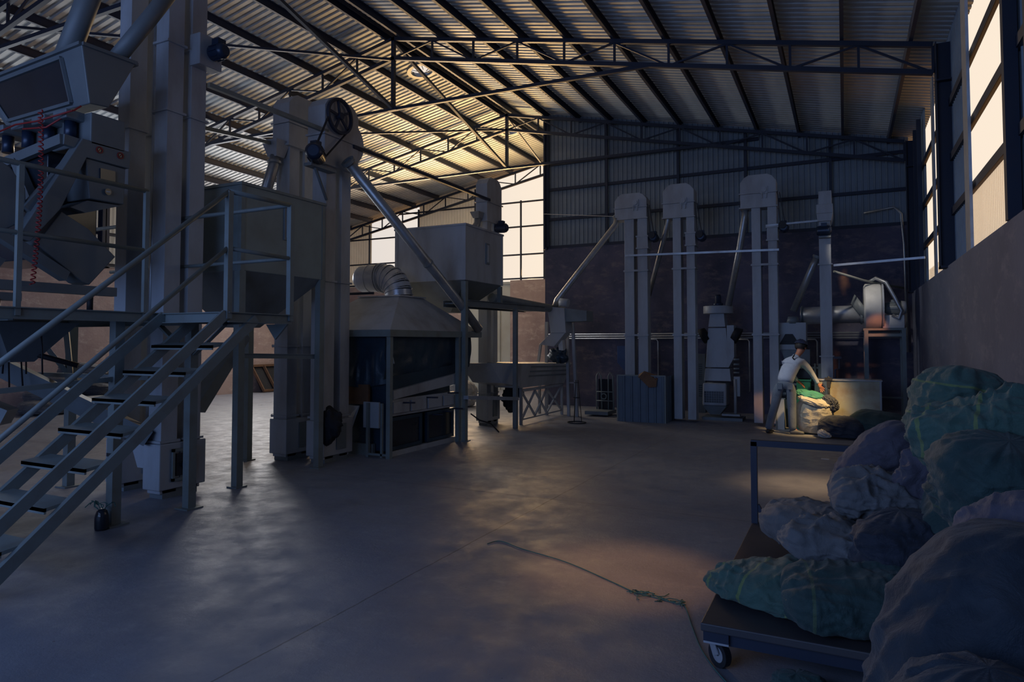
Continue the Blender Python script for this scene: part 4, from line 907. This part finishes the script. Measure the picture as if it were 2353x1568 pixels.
motor(MB(), (.86, 14.9, 2.26), (1, 0, 0), .11, .32).build('motor', 'paintd', t)
MB().tube([(.98, 14.9, 2.27), (1.06, 14.9, 2.27)], [.13, .12], 22).build('fan_cowl', 'white', t)
MB().box(.66, 1.02, 14.7, 15.2, 1.87, 2.12).build('motor_base', 'white', t, .01)
MB().tube([(.45, 14.8, 2.78), (.55, 14.75, 2.84), (.72, 14.7, 2.75), (.86, 14.66, 2.45), (.97, 14.66, 2.2), (.93, 14.68, 2.05), (.82, 14.7, 2.12)], .035, 12).build('cable_hose', 'pipe', t)
MB().box(.32, 1.04, 14.68, 15.25, 1.83, 1.87).build('stand_top', 'rail', t)
for a in (.37, 1.0):
    for b in (14.72, 15.2): MB().bar((a, b, 0), (a, b, 1.83), .07).build('stand_leg', 'rail', t)
MB().bar((.37, 14.72, 1.74), (1.0, 14.72, 1.74), .06).bar((.37, 14.72, .55), (1.0, 14.72, .55), .03).each('stand_rail', 'rail', t)
# wooden frame leaning on the left wall
t = thing('wooden_frame', 'brown wooden cabinet frame leaning on the far left wall', 'frame', (-16.8, 16.2, 0))
m = MB()
for y_ in (15.7, 16.2, 16.9): m.bar((-16.6, y_+.1, 0.02), (-16.98, y_-.1, .85), .07)
m.bar((-16.6, 15.75, .06), (-16.6, 17.0, .06), .07).bar((-16.98, 15.6, .85), (-16.98, 16.85, .85), .07); m.build('slats', 'wood', t)
MB().hexa([(-16.70, 15.75, .03), (-16.66, 15.75, .03), (-16.66, 17.0, .03), (-16.70, 17.0, .03), (-17.05, 15.65, .82), (-17.01, 15.65, .82), (-17.01, 16.85, .82), (-17.05, 16.85, .82)]).build('back_board', 'blackcloth', t)
# ------------------------------------------------------------------ cart
t = thing('platform_cart', 'dark flat platform cart with tall tube handle frame carrying the near sacks', 'cart', (-.1, 4.4, 0))
MB().box(-.66, .62, 3.42, 5.50, .185, .225).build('deck', 'deck', t, .006)
MB().box(-.62, .58, 3.46, 3.52, .12, .185).box(-.62, .58, 5.40, 5.46, .12, .185).box(-.62, -.56, 3.46, 5.46, .12, .185).box(.52, .58, 3.46, 5.46, .12, .185).build('under_frame', 'steel', t)
MB().bar((-.64, 5.48, .2), (-.64, 5.48, .84), .045).bar((.60, 5.48, .2), (.60, 5.48, .84), .045).bar((-.66, 5.48, .83), (.62, 5.48, .83), .045).bar((-.62, 5.48, .36), (-.54, 5.48, .2), .03).build('handle_frame', 'steel', t)
for a, b in ((-.58, 3.49), (.50, 3.52), (-.58, 5.38), (.50, 5.38)):
    ax = Vector((.62, .78, 0)); sd_ = Vector((.78, -.62, 0)); c_ = Vector((a, b, .062))
    w_ = MB().ring(c_, ax, .062, .038, .036, 32).build('wheel', 'rubber', t)
    MB().ring(c_, ax, .040, .008, .030, 24).build('hub', 'galv', w_)
    for s_ in (-1, 1): MB().bar(c_+ax*.026*s_-sd_*.0, c_+ax*.026*s_+sd_*-.03+Vector((0, 0, .062)), .04, .006, up=ax).build('caster_fork', 'galv', t)
    MB().box(a-.07, a+.05, b-.05, b+.05, .124, .134).build('caster_plate', 'galv', t)
    MB().box(a-.07, a+.05, b-.05, b+.05, .134, .186).build('mounting_block', 'steel', t)
# ------------------------------------------------------------------ sacks
def ridged(p, o=4):
    s = 0; a = 1; f = 1
    for k in range(o):
        n_ = 1-abs(noise.noise(p*f+Vector((k*7.1, k*3.3, 0))))*2.2
        s += a*n_*abs(n_); a *= .5; f *= 2.05
    return s
def sack(label, c, size, rot=(0, 0, 0), mt='sgrey', seed=0, wr=.05, neck=0, top=None, group=None, sq=2.6, name='sack', zmin=None, nlen=.35, ntilt=(0, 0), sag=.0, res=1.0, cat='sack', fall=0.):
    """a stuffed woven sack; local z is its length. neck 1: gathered and folded over at the +z end"""
    n1 = int(112*res); n2 = int(84*res); a, b, h = size; sd = Vector((seed*3.7, seed*1.3, seed*.7)); R = Matrix.Rotation(rot[2], 3, 'Z') @ Matrix.Rotation(rot[1], 3, 'Y') @ Matrix.Rotation(rot[0], 3, 'X')
    vs = []; uv = []
    for j in range(n2+1):
        t_ = j/n2; z = -1+2*t_
        if neck and t_ > .72:                      # shoulder, neck and flared frill
            q = (t_-.72)/.28
            base = (1-(abs(-1+2*.72))**sq)**(1/sq)
            r = base*(1-q*2.2)**1.0 if q < .36 else .21
            if q < .36: r = base+(.22-base)*math.sin(q/.36*PI/2)
            elif q < .5: r = .20
            else: r = .20+.55*((q-.5)/.5)**1.1
            zz = .44+.56*min(q/.36, 1) if q < .36 else 1.0+(q-.36)*nlen
        else:
            zz = z; r = max(0, 1-abs(z)**sq)**(1/sq)
            if neck: zz = z
        for k in range(n1):
            p = 2*PI*k/n1; cx_, cy_ = math.cos(p), math.sin(p)
            rr = (abs(cx_)**2.4+abs(cy_)**2.4)**(-1/2.4)
            P = Vector((cx_*rr*r*a, cy_*rr*r*b, zz*h))
            nrm = Vector((cx_, cy_, .35*z)).normalized()
            den = 2.6/max(a, b)
            q3 = Vector((P.x, P.y, P.z*.8))*den*.55+sd
            q3 += .55*noise.noise_vector(q3*.8)
            amp = wr*(.55+.9*abs(noise.noise(q3*.5+Vector((9, 2, 4)))))
            g_ = max(0, abs(z)-.45)/.55
            dd = amp*(ridged(q3, 5)*.52-.25)+wr*1.4*noise.noise(q3*.45)
            wv_ = noise.noise_vector(q3*.5)*.9
            pl = 1-abs(noise.noise(Vector((cx_*2.6, cy_*2.6, z*1.1))+wv_+sd))*3.2
            p2_ = 1-abs(noise.noise(Vector((cx_*1.4+z, cy_*1.4-z, z*3.4))+wv_*1.3+sd*1.7))*3.4
            dd += amp*(1-g_)*(.42*max(pl, -.6)*abs(pl)**.6+.34*max(p2_, -.6)*abs(p2_)**.6)
            # gathers running into the seams / the neck
            g_ = max(0, abs(z)-.45)/.55
            gn = noise.noise(Vector((cx_*4.0, cy_*4.0, z*1.2))+sd)+.25*noise.noise(Vector((cx_*9, cy_*9, z*1.6))+sd)
            dd += g_*min(wr, .04)*.9*gn*min(1, r*1.5)
            if neck and t_ > .8:
                dd += .10*max(a, b)*noise.noise(Vector((cx_*4, cy_*4, zz*.6))+sd)+.02*max(a, b)*math.sin(p*7+seed)
            cl = min(1, r*4) if not (neck and t_ > .5) else 1
            P = P+Vector((nrm.x*dd*cl, nrm.y*dd*cl, nrm.z*dd))
            if neck and t_ > .8:
                q = (t_-.8)/.2; P.x += ntilt[0]*q**1.4; P.y += ntilt[1]*q**1.4; P.z -= fall*q*q
            vs.append(P); uv.append((t_, k/n1))
    out = []
    for P in vs:
        Q = R @ P; Q = Q+Vector(c)
        if zmin is not None and Q.z < zmin+.03: Q.z = zmin+(Q.z-zmin-.03)*.04+.03*math.exp(min(0, (Q.z-zmin-.03))*8)
        if zmin is not None: Q.z = max(Q.z, zmin)
        Q.x = min(Q.x, XR-.005)
        out.append(Q)
    c0 = Vector(c)
    me = bpy.data.meshes.new(name)
    fs = [(j*n1+k, j*n1+(k+1) % n1, (j+1)*n1+(k+1) % n1, (j+1)*n1+k) for j in range(n2) for k in range(n1)]
    me.from_pydata([q-c0 for q in out], [], fs)
    u_ = me.uv_layers.new(name='UVMap')
    for pl in me.polygons:
        for li in pl.loop_indices: u_.data[li].uv = uv[me.loops[li].vertex_index]
    me.polygons.foreach_set('use_smooth', [True]*len(me.polygons)); me.materials.append(M[mt])
    o = bpy.data.objects.new(name, me); C.objects.link(o); o.location = c0
    tag(o, label, cat, group)
    return o
GS = 'sacks heaped along the right wall'
def S_(label, u, v, y, size, rot, mt, seed, **k):
    return sack(label, aty(u, v, y), size, rot, mt, seed, group=GS, **k)
R_ = math.radians
def SZ(label, u, y, z, size, rot, mt, seed, **k):
    p = aty(u, 784, y); return sack(label, (p.x, y, z), size, rot, mt, seed, group=GS, **k)
S_('green woven sack with yellow stripes lying on the near corner of the cart', 1775, 1362, 3.86, (.25, .14, .38), (R_(90), 0, R_(62)), 'sgreen', 1, wr=.034, zmin=.226, sq=2.2)
S_('dark green sack lying on the cart right of the yellow-striped one', 1960, 1385, 3.70, (.24, .16, .33), (R_(90), 0, R_(100)), 'sdgreen', 2, wr=.04, zmin=.226)
S_('slack grey sack lying across the cart just behind the green sacks', 1975, 1262, 4.15, (.25, .11, .44), (R_(90), R_(6), R_(78)), 'sgrey', 3, wr=.065, zmin=.226, sq=2.2)
S_('grey sack with smooth rounded end on the cart edge, nearest the handle frame', 1880, 1205, 4.75, (.24, .14, .36), (R_(90), 0, R_(70)), 'sgrey', 4, wr=.030, zmin=.226)
S_('grey sack with folded pleated top lying on the middle of the cart', 2045, 1150, 4.42, (.22, .13, .32), (R_(90), R_(-8), R_(105)), 'sgrey', 5, wr=.06)
S_('long smooth purple-grey sack leaning at the back of the cart', 2015, 1082, 4.85, (.20, .20, .36), (0, R_(38), 0), 'spurp', 6, wr=.022, zmin=.226, sq=2.3)
S_('dull purple sack with gathered twisted neck between the green and grey sacks', 2130, 1115, 4.4, (.15, .15, .30), (R_(6), R_(28), 0), 'spurp', 7, wr=.05, neck=1, nlen=.35)
S_('upright green sack with a yellow stripe, topmost and farthest of the heap', 2205, 955, 4.45, (.215, .21, .27), (0, R_(10), R_(20)), 'sgreen', 8, wr=.042, sq=3.0)
S_('green sack with folded-over mouth lying against the right wall', 2290, 1010, 3.60, (.17, .19, .33), (R_(85), R_(-30), R_(75)), 'sgreen', 9, wr=.06)
S_('dark green sack slumped below the folded one at the right edge', 2290, 1130, 3.3, (.21, .24, .22), (R_(15), R_(10), 0), 'sdgreen', 10, wr=.045)
S_('dark flattened sack filling the gap below the pleated sack on the cart', 2070, 1275, 4.0, (.22, .20, .22), (0, 0, 0), 'sblack', 17, wr=.05, zmin=.226)
SZ('dark sack wedged between the purple neck and the wall', 2235, 4.1, .48, (.27, .30, .50), (0, 0, 0), 'sdgreen', 11, wr=.04, zmin=0)
SZ('huge dark navy sack standing nearest the camera at lower right', 2300, 2.42, .53, (.36, .34, .53), (R_(-4), R_(14), 0), 'snavy', 12, wr=.035, sq=2.2, zmin=0, res=1.25)
S_('grey-purple sack bulging at the right picture edge', 2370, 1270, 2.75, (.18, .18, .20), (R_(80), 0, R_(60)), 'spurp', 13, wr=.03)
SZ('low dark slate sack bulging at the very front of the heap', 2165, 2.02, .42, (.235, .22, .42), (R_(8), R_(10), 0), 'snavy', 14, wr=.035, zmin=0, sq=2.3, res=1.25)
SZ('dark grey sack under the front sacks beside the cart', 2200, 3.15, .33, (.24, .30, .34), (0, 0, 0), 'sblack', 15, wr=.04, zmin=0)
sack('small scrap of green sacking on the floor beneath the cart', atz(1830, 1575, .05), (.10, .07, .05), (0, 0, 0), 'sdgreen', 16, wr=.025, zmin=0, res=.5, name='sacking_scrap', cat='scrap')
# ------------------------------------------------------------------ sacks by the worker
GW = 'sacks around the worker'
def sw(label, x, y, z, size, rot, mt, seed, **k): return sack(label, (x, y, z), size, rot, mt, seed, group=GW, res=.8, **k)
a_ = aty(1862, 955, 12.75)
sw('plump cream sack standing open in the warm light before the worker', a_.x+.05, 12.98, .31, (.29, .27, .33), (0, 0, 0), 'scream', 21, wr=.022, zmin=0, sq=2.8)
sw('teal sack mouth folded open on top of the cream sack', a_.x, 12.98, .66, (.24, .18, .09), (R_(8), R_(14), 0), 'steal', 22, wr=.04)
sw('cream folded sack cuff lying over the plump sack', a_.x+.06, 12.86, .57, (.27, .17, .06), (R_(6), R_(17), 0), 'scream', 23, wr=.03)
sw('black and dark green sack cuff drooping right off the cream sack', a_.x+.31, 12.92, .54, (.11, .11, .16), (0, R_(-35), 0), 'sblack', 24, wr=.035)
b_ = aty(1935, 975, 12.6)
sw('dark navy sack slumped on the floor right of the cream sack', b_.x, 12.6, .17, (.36, .24, .20), (0, R_(5), 0), 'sblack', 25, wr=.04, zmin=0)
b_ = aty(2020, 975, 12.7)
sw('dark green sack on the floor in front of the pale tank', b_.x, 12.7, .2, (.42, .30, .25), (0, R_(6), 0), 'sdgreen', 26, wr=.045, zmin=0)
b_ = aty(2085, 985, 12.9)
sw('dark green sack on the floor against the right wall column', min(b_.x, .85), 12.9, .17, (.36, .3, .2), (0, 0, 0), 'sdgreen', 27, wr=.04, zmin=0)
b_ = aty(1894, 985, 12.42)
sack('small white crumpled plastic bag on the floor by the cream sack', (b_.x, 12.42, .06), (.10, .08, .07), (0, R_(30), 0), 'swhite', 28, wr=.03, zmin=0, res=.5, group=GW, name='plastic_bag', cat='bag')
# heap beside the left wall seen under the platform
GL = 'flattened sacks heaped by the left wall'
rr = random.Random(11)
LB = ['lowest left', 'lowest middle', 'lowest right', 'second layer left', 'second layer middle', 'second layer right', 'upper left', 'upper middle', 'topmost']
pos = [(-16.0, 8.9, .15), (-16.0, 9.9, .15), (-15.9, 10.9, .15), (-16.3, 9.2, .42), (-16.3, 10.2, .42), (-16.3, 11.0, .40), (-16.5, 9.6, .68), (-16.5, 10.6, .68), (-16.5, 10.1, .90)]
for i, (x, y, z) in enumerate(pos):
    sack('crumpled empty sack in the heap near the left wall, %s' % LB[i], (x, y, z), (.50, .5, .19), (rr.uniform(-.15, .15), rr.uniform(-.15, .15), rr.uniform(0, 3)), ['sgrey', 'swhite', 'sblack', 'sgrey', 'sblack', 'scream', 'sgrey', 'sblack', 'sgrey'][i], 40+i, wr=.075, zmin=0, group=GL, res=.5)
sack('pale green sack at the front foot of the left heap', (-15.2, 9.9, .13), (.3, .22, .15), (0, 0, 0), 'steal', 60, wr=.06, zmin=0, group=GL, res=.5)
sack('white sack on the floor behind the mid hall elevator', (-8.6, 14.6, .3), (.35, .3, .36), (0, 0, 0), 'swhite', 61, wr=.07, zmin=0, res=.5)
# ------------------------------------------------------------------ twine on the floor
tp = [atz(u, v, .006) for u, v in ((1120, 1250), (1150, 1244), (1200, 1262), (1300, 1292), (1400, 1335), (1455, 1360), (1500, 1372), (1545, 1385), (1572, 1392), (1590, 1440), (1610, 1490), (1640, 1535), (1680, 1580))]
def smooth(pts, k=6):
    out = []
    for i in range(len(pts)-1):
        p0 = pts[max(i-1, 0)]; p1 = pts[i]; p2 = pts[i+1]; p3 = pts[min(i+2, len(pts)-1)]
        for j in range(k):
            t_ = j/k; out.append(.5*((2*p1)+(p2-p0)*t_+(2*p0-5*p1+4*p2-p3)*t_**2+(3*p1-p0-3*p2+p3)*t_**3))
    return out+[pts[-1]]
st = thing('floor_twine', 'tangled green twine trailing across the floor to the cart wheel', 'twine', tp[5])
MB().tube(smooth(tp), .0035, 6).build('long_strand', 'twine', st)
kn = MB(); rr = random.Random(5)
for i in range(16):
    f_ = rr.uniform(0, 1); p = tp[5].lerp(tp[8], f_); q = [p]
    for k in range(4): q.append(q[-1]+Vector((rr.uniform(-.05, .05), rr.uniform(-.04, .04), 0)))
    for w_ in q: w_.z = .006+rr.random()*.008
    kn.tube(q, .003, 5)
kn.build('tangle', 'twine', st)
for i, (u, v) in enumerate(((1896, 1055), (598, 931))):
    p = atz(u, v, .004); tag(MB().box(p.x-.05, p.x+.05, p.y-.02, p.y+.02, 0, .006).build('paper_scrap', 'white'), ['tiny white paper scrap on the floor beyond the cart handle frame', 'white paper scrap on the bright floor near the far left wall'][i], 'paper')
# ------------------------------------------------------------------ the worker
FT = Vector((aty(1797, 990, 12.7).x, 12.7, 0)); Dv = Vector((FT.x, FT.y, 0)).normalized(); U_ = Vector((Dv.y, -Dv.x, 0))
def W(r, d, z): return FT+U_*r+Dv*d+Vector((0, 0, z))
person = thing('person', 'worker in grey long-sleeved shirt, grey jeans and navy cap, leaning over the cream sack', 'person', FT)
def skin(name, verts, edges, mt, parent, sub=2, root=0):
    me = bpy.data.meshes.new(name); org = parent_origin(parent)
    me.from_pydata([Vector(v[0])-org for v in verts], edges, [])
    o = bpy.data.objects.new(name, me); C.objects.link(o); o.parent = parent
    md = o.modifiers.new('skin', 'SKIN'); md.use_smooth_shade = True
    for i, v in enumerate(verts):
        sv = me.skin_vertices[0].data[i]; sv.radius = v[1] if isinstance(v[1], tuple) else (v[1], v[1]); sv.use_root = (i == root)
    s_ = o.modifiers.new('sub', 'SUBSURF'); s_.levels = sub; s_.render_levels = sub
    me.materials.append(M[mt]); return o
# skeleton points
pel = W(.06, .0, .90); wst = W(.08, .05, 1.02); chs = W(.17, .16, 1.19); nk0 = W(.24, .22, 1.32); nk1 = W(.30, .27, 1.41)
hl_, hr_ = W(-.03, 0, .86), W(.15, .0, .86)
kl, kr = W(-.12, -.02, .46), W(.165, .04, .46); al, ar = W(-.225, -.06, .09), W(.17, .0, .09)
tl, tr = W(-.19, .10, .03), W(.27, .06, .03)
shl, shr = W(.11, .19, 1.26), W(.33, .24, 1.25)
ell, elr = W(.17, .34, 1.04), W(.50, .34, 1.06); wrl, wrr = W(.27, .44, .90), W(.61, .40, .86)
hd = W(.335, .30, 1.50)
# body: one continuous surface under the clothes, with head and hands
V = [(pel, .05), (wst, .05), (chs, (.05, .05)), (nk0, .050), (nk1, .052), (hd-Vector((0, 0, .04)), (.070, .078)), (hd+Vector((0, 0, .05)), (.078, .086)), (hd+Vector((0, 0, .10)), (.05, .055)),
     (hl_, .04), (kl, .035), (al, .034), (tl, .035), (hr_, .04), (kr, .035), (ar, .034), (tr, .035),
     (shl, .02), (ell, .028), (wrl, .027), (shr, .02), (elr, .028), (wrr, .027)]
E_ = [(0, 1), (1, 2), (2, 3), (3, 4), (4, 5), (5, 6), (6, 7), (0, 8), (8, 9), (9, 10), (10, 11), (0, 12), (12, 13), (13, 14), (14, 15), (2, 16), (16, 17), (17, 18), (2, 19), (19, 20), (20, 21)]
def hand(wi, wp, dr, side, spread, down):
    """palm and five bent fingers added to the body skeleton"""
    dr = dr.normalized(); side = side.normalized()
    pc = wp+dr*.05; V.append((pc, (.030, .018))); pi = len(V)-1; E_.append((wi, pi))
    for k, (off, L) in enumerate(((-.030, .068), (-.010, .078), (.010, .074), (.029, .060))):
        b0 = pc+side*off*.9+dr*.035; b1 = b0+(dr+side*off*spread*10).normalized()*L*.55+down*.004; b2 = b1+(dr+side*off*spread*10+down*.5).normalized()*L*.5
        V.append((b0, .0105)); E_.append((pi, len(V)-1)); V.append((b1, .0090)); E_.append((len(V)-2, len(V)-1)); V.append((b2, .0075)); E_.append((len(V)-2, len(V)-1))
    th = -side
    b1 = pc-dr*.015+th*.042; b2 = b1+(dr*.7+th*.7)*.04; V.append((b1, .012)); E_.append((pi, len(V)-1)); V.append((b2, .009)); E_.append((len(V)-2, len(V)-1))
hand(21, wrr, (wrr-elr).normalized()*.6+U_*.35+Vector((0, 0, -.55)), -U_*.6+Vector((0, 0, -.6))*1.0, .9, -Dv)
hand(18, wrl, (wrl-ell).normalized()*.5+U_*.5+Vector((0, 0, -.2)), U_*.4+Vector((0, 0, -.9)), .8, Vector((0, 0, -1)))
body = skin('body', V, E_, 'skin', person)
# face details: nose, ears, mouth, eyes (head turned away to the right)
fd = (Dv*.8+U_*.55+Vector((0, 0, -.35))).normalized(); fs_ = fd.cross(Vector((0, 0, 1))).normalized(); fu = fs_.cross(fd)
nose = MB().tube([hd+fd*.07+fu*.03, hd+fd*.098-fu*.0, hd+fd*.08-fu*.012], [.008, .014, .008], 8); nose.build('nose', 'skin', person)
for s_ in (-1, 1):
    e_ = hd+fs_*s_*.080-fd*.005; MB().tube([e_-fs_*s_*.012, e_+fs_*s_*.012], [.026, .020], 12).build('ear', 'skin', person)
    MB().tube([hd+fd*.076+fs_*s_*.03+fu*.03, hd+fd*.084+fs_*s_*.03+fu*.03], .008, 10).build('eye', 'screen', person)
MB().bar(hd+fd*.080-fs_*.02-fu*.04, hd+fd*.080+fs_*.02-fu*.04, .006).build('mouth', 'red', person)
# hair below the cap
hm = MB(); hc = hd+Vector((0, 0, .03))-fd*.012
vs = []; n1 = 28; n2 = 12
for j in range(n2+1):
    an = PI*.72*j/n2
    for k in range(n1):
        p = 2*PI*k/n1; dirv = (fd*math.cos(p)+fs_*math.sin(p))*math.sin(an)+fu*math.cos(an)
        r = .098 if dirv.dot(fd) < .35 or an < 1.1 else .080
        vs.append(hc+dirv*r*(1+.03*math.sin(p*11)))
hm.add(vs, [(j*n1+k, j*n1+(k+1) % n1, (j+1)*n1+(k+1) % n1, (j+1)*n1+k) for j in range(n2) for k in range(n1)], True); hm.build('hair', 'hair', person)
cp = MB(); vs = []
for j in range(9):
    an = PI*.47*j/8
    for k in range(32):
        p = 2*PI*k/32; dirv = (fd*math.cos(p)+fs_*math.sin(p))*math.sin(an)+(fu*.97-fd*.15)*math.cos(an)
        vs.append(hd+Vector((0, 0, .045))+dirv*(.112+.003*math.cos(p*6)))
cp.add(vs, [(j*32+k, j*32+(k+1) % 32, (j+1)*32+(k+1) % 32, (j+1)*32+k) for j in range(8) for k in range(32)], True)
cc = cp.build('cap', 'cap', person)
MB().hexa([hd+Vector((0, 0, .045))+fd*a_+fs_*b_*.075+fu*c_-fd*0 for c_ in (-.006, .006) for a_, b_ in ((.08, -1), (.08, 1), (.19, .7), (.19, -.7))]).build('cap_brim', 'cap', cc, .004)
# shirt
SV = [(W(.06, .0, .87), (.150, .135)), (wst+Vector((0, 0, -.03)), (.148, .13)), (W(.13, .11, 1.11), (.16, .135)), (chs, (.16, .13)), (W(.20, .19, 1.265), (.11, .09)), (nk0, .070),
      (W(.095, .18, 1.25), .070), (W(.115, .25, 1.17), .062), (ell, .050), (wrl, .038), (W(.345, .23, 1.245), .078), (W(.425, .285, 1.165), .066), (elr, .050), (W(.56, .375, .95), .044), (wrr, .037)]
SE = [(0, 1), (1, 2), (2, 3), (3, 4), (4, 5), (4, 6), (6, 7), (7, 8), (8, 9), (4, 10), (10, 11), (11, 12), (12, 13), (13, 14)]
sh = skin('shirt', SV, SE, 'shirt', person)
MB().tube([nk0+Vector((0, 0, .0)), nk0+(nk1-nk0)*.35], [.074, .066], 20).build('collar', 'shirt', sh)
MB().tube([W(.21, .07, 1.37), W(.19, .055, 1.33), W(.215, .07, 1.30)], .012, 8).tube([W(.225, .09, 1.39), W(.205, .06, 1.35)], .010, 8).build('dark_neck_cloth', 'rubber', sh)
# trousers
TV = [(W(.06, .01, .95), (.11, .10)), (W(.06, 0, .86), (.13, .12)), (hl_, (.105, .10)), (W(-.075, 0, .66), .088), (kl, .075), (W(-.175, -.03, .27), .072), (al+Vector((0, 0, -.03)), .068),
      (hr_, (.105, .10)), (W(.16, .02, .66), .088), (kr, .076), (W(.17, .02, .27), .073), (ar+Vector((0, 0, -.03)), .070)]
TE = [(0, 1), (1, 2), (2, 3), (3, 4), (4, 5), (5, 6), (1, 7), (7, 8), (8, 9), (9, 10), (10, 11)]
tr_ = skin('trousers', TV, TE, 'jeans', person)
MB().box(0, 0, 0, 0, 0, 0)
for s_, q in ((-1, W(-.03, -.106, .84)), (1, W(.14, -.106, .84))):
    MB().bar(q+Vector((0, 0, -.055)), q+Vector((0, 0, .055)), .085, .004, up=Dv).build('back_pocket', 'jeans', tr_)
for nm, a0, t0, mt in (('shoe', al, W(-.16, .10, .03), 'shoed'), ('shoe', ar, W(.33, .02, .03), 'shoe')):
    a1 = Vector((a0.x, a0.y, 0)); d_ = (t0-a1); d_.z = 0; d_.normalize(); b1 = d_.cross(Vector((0, 0, 1)))
    skin(nm, [(a1-d_*.06+Vector((0, 0, .045)), (.042, .04)), (a1+d_*.02+Vector((0, 0, .05)), (.046, .045)), (a1+d_*.12+Vector((0, 0, .036)), (.046, .032)), (a1+d_*.19+Vector((0, 0, .028)), (.036, .024))], [(0, 1), (1, 2), (2, 3)], mt, person)
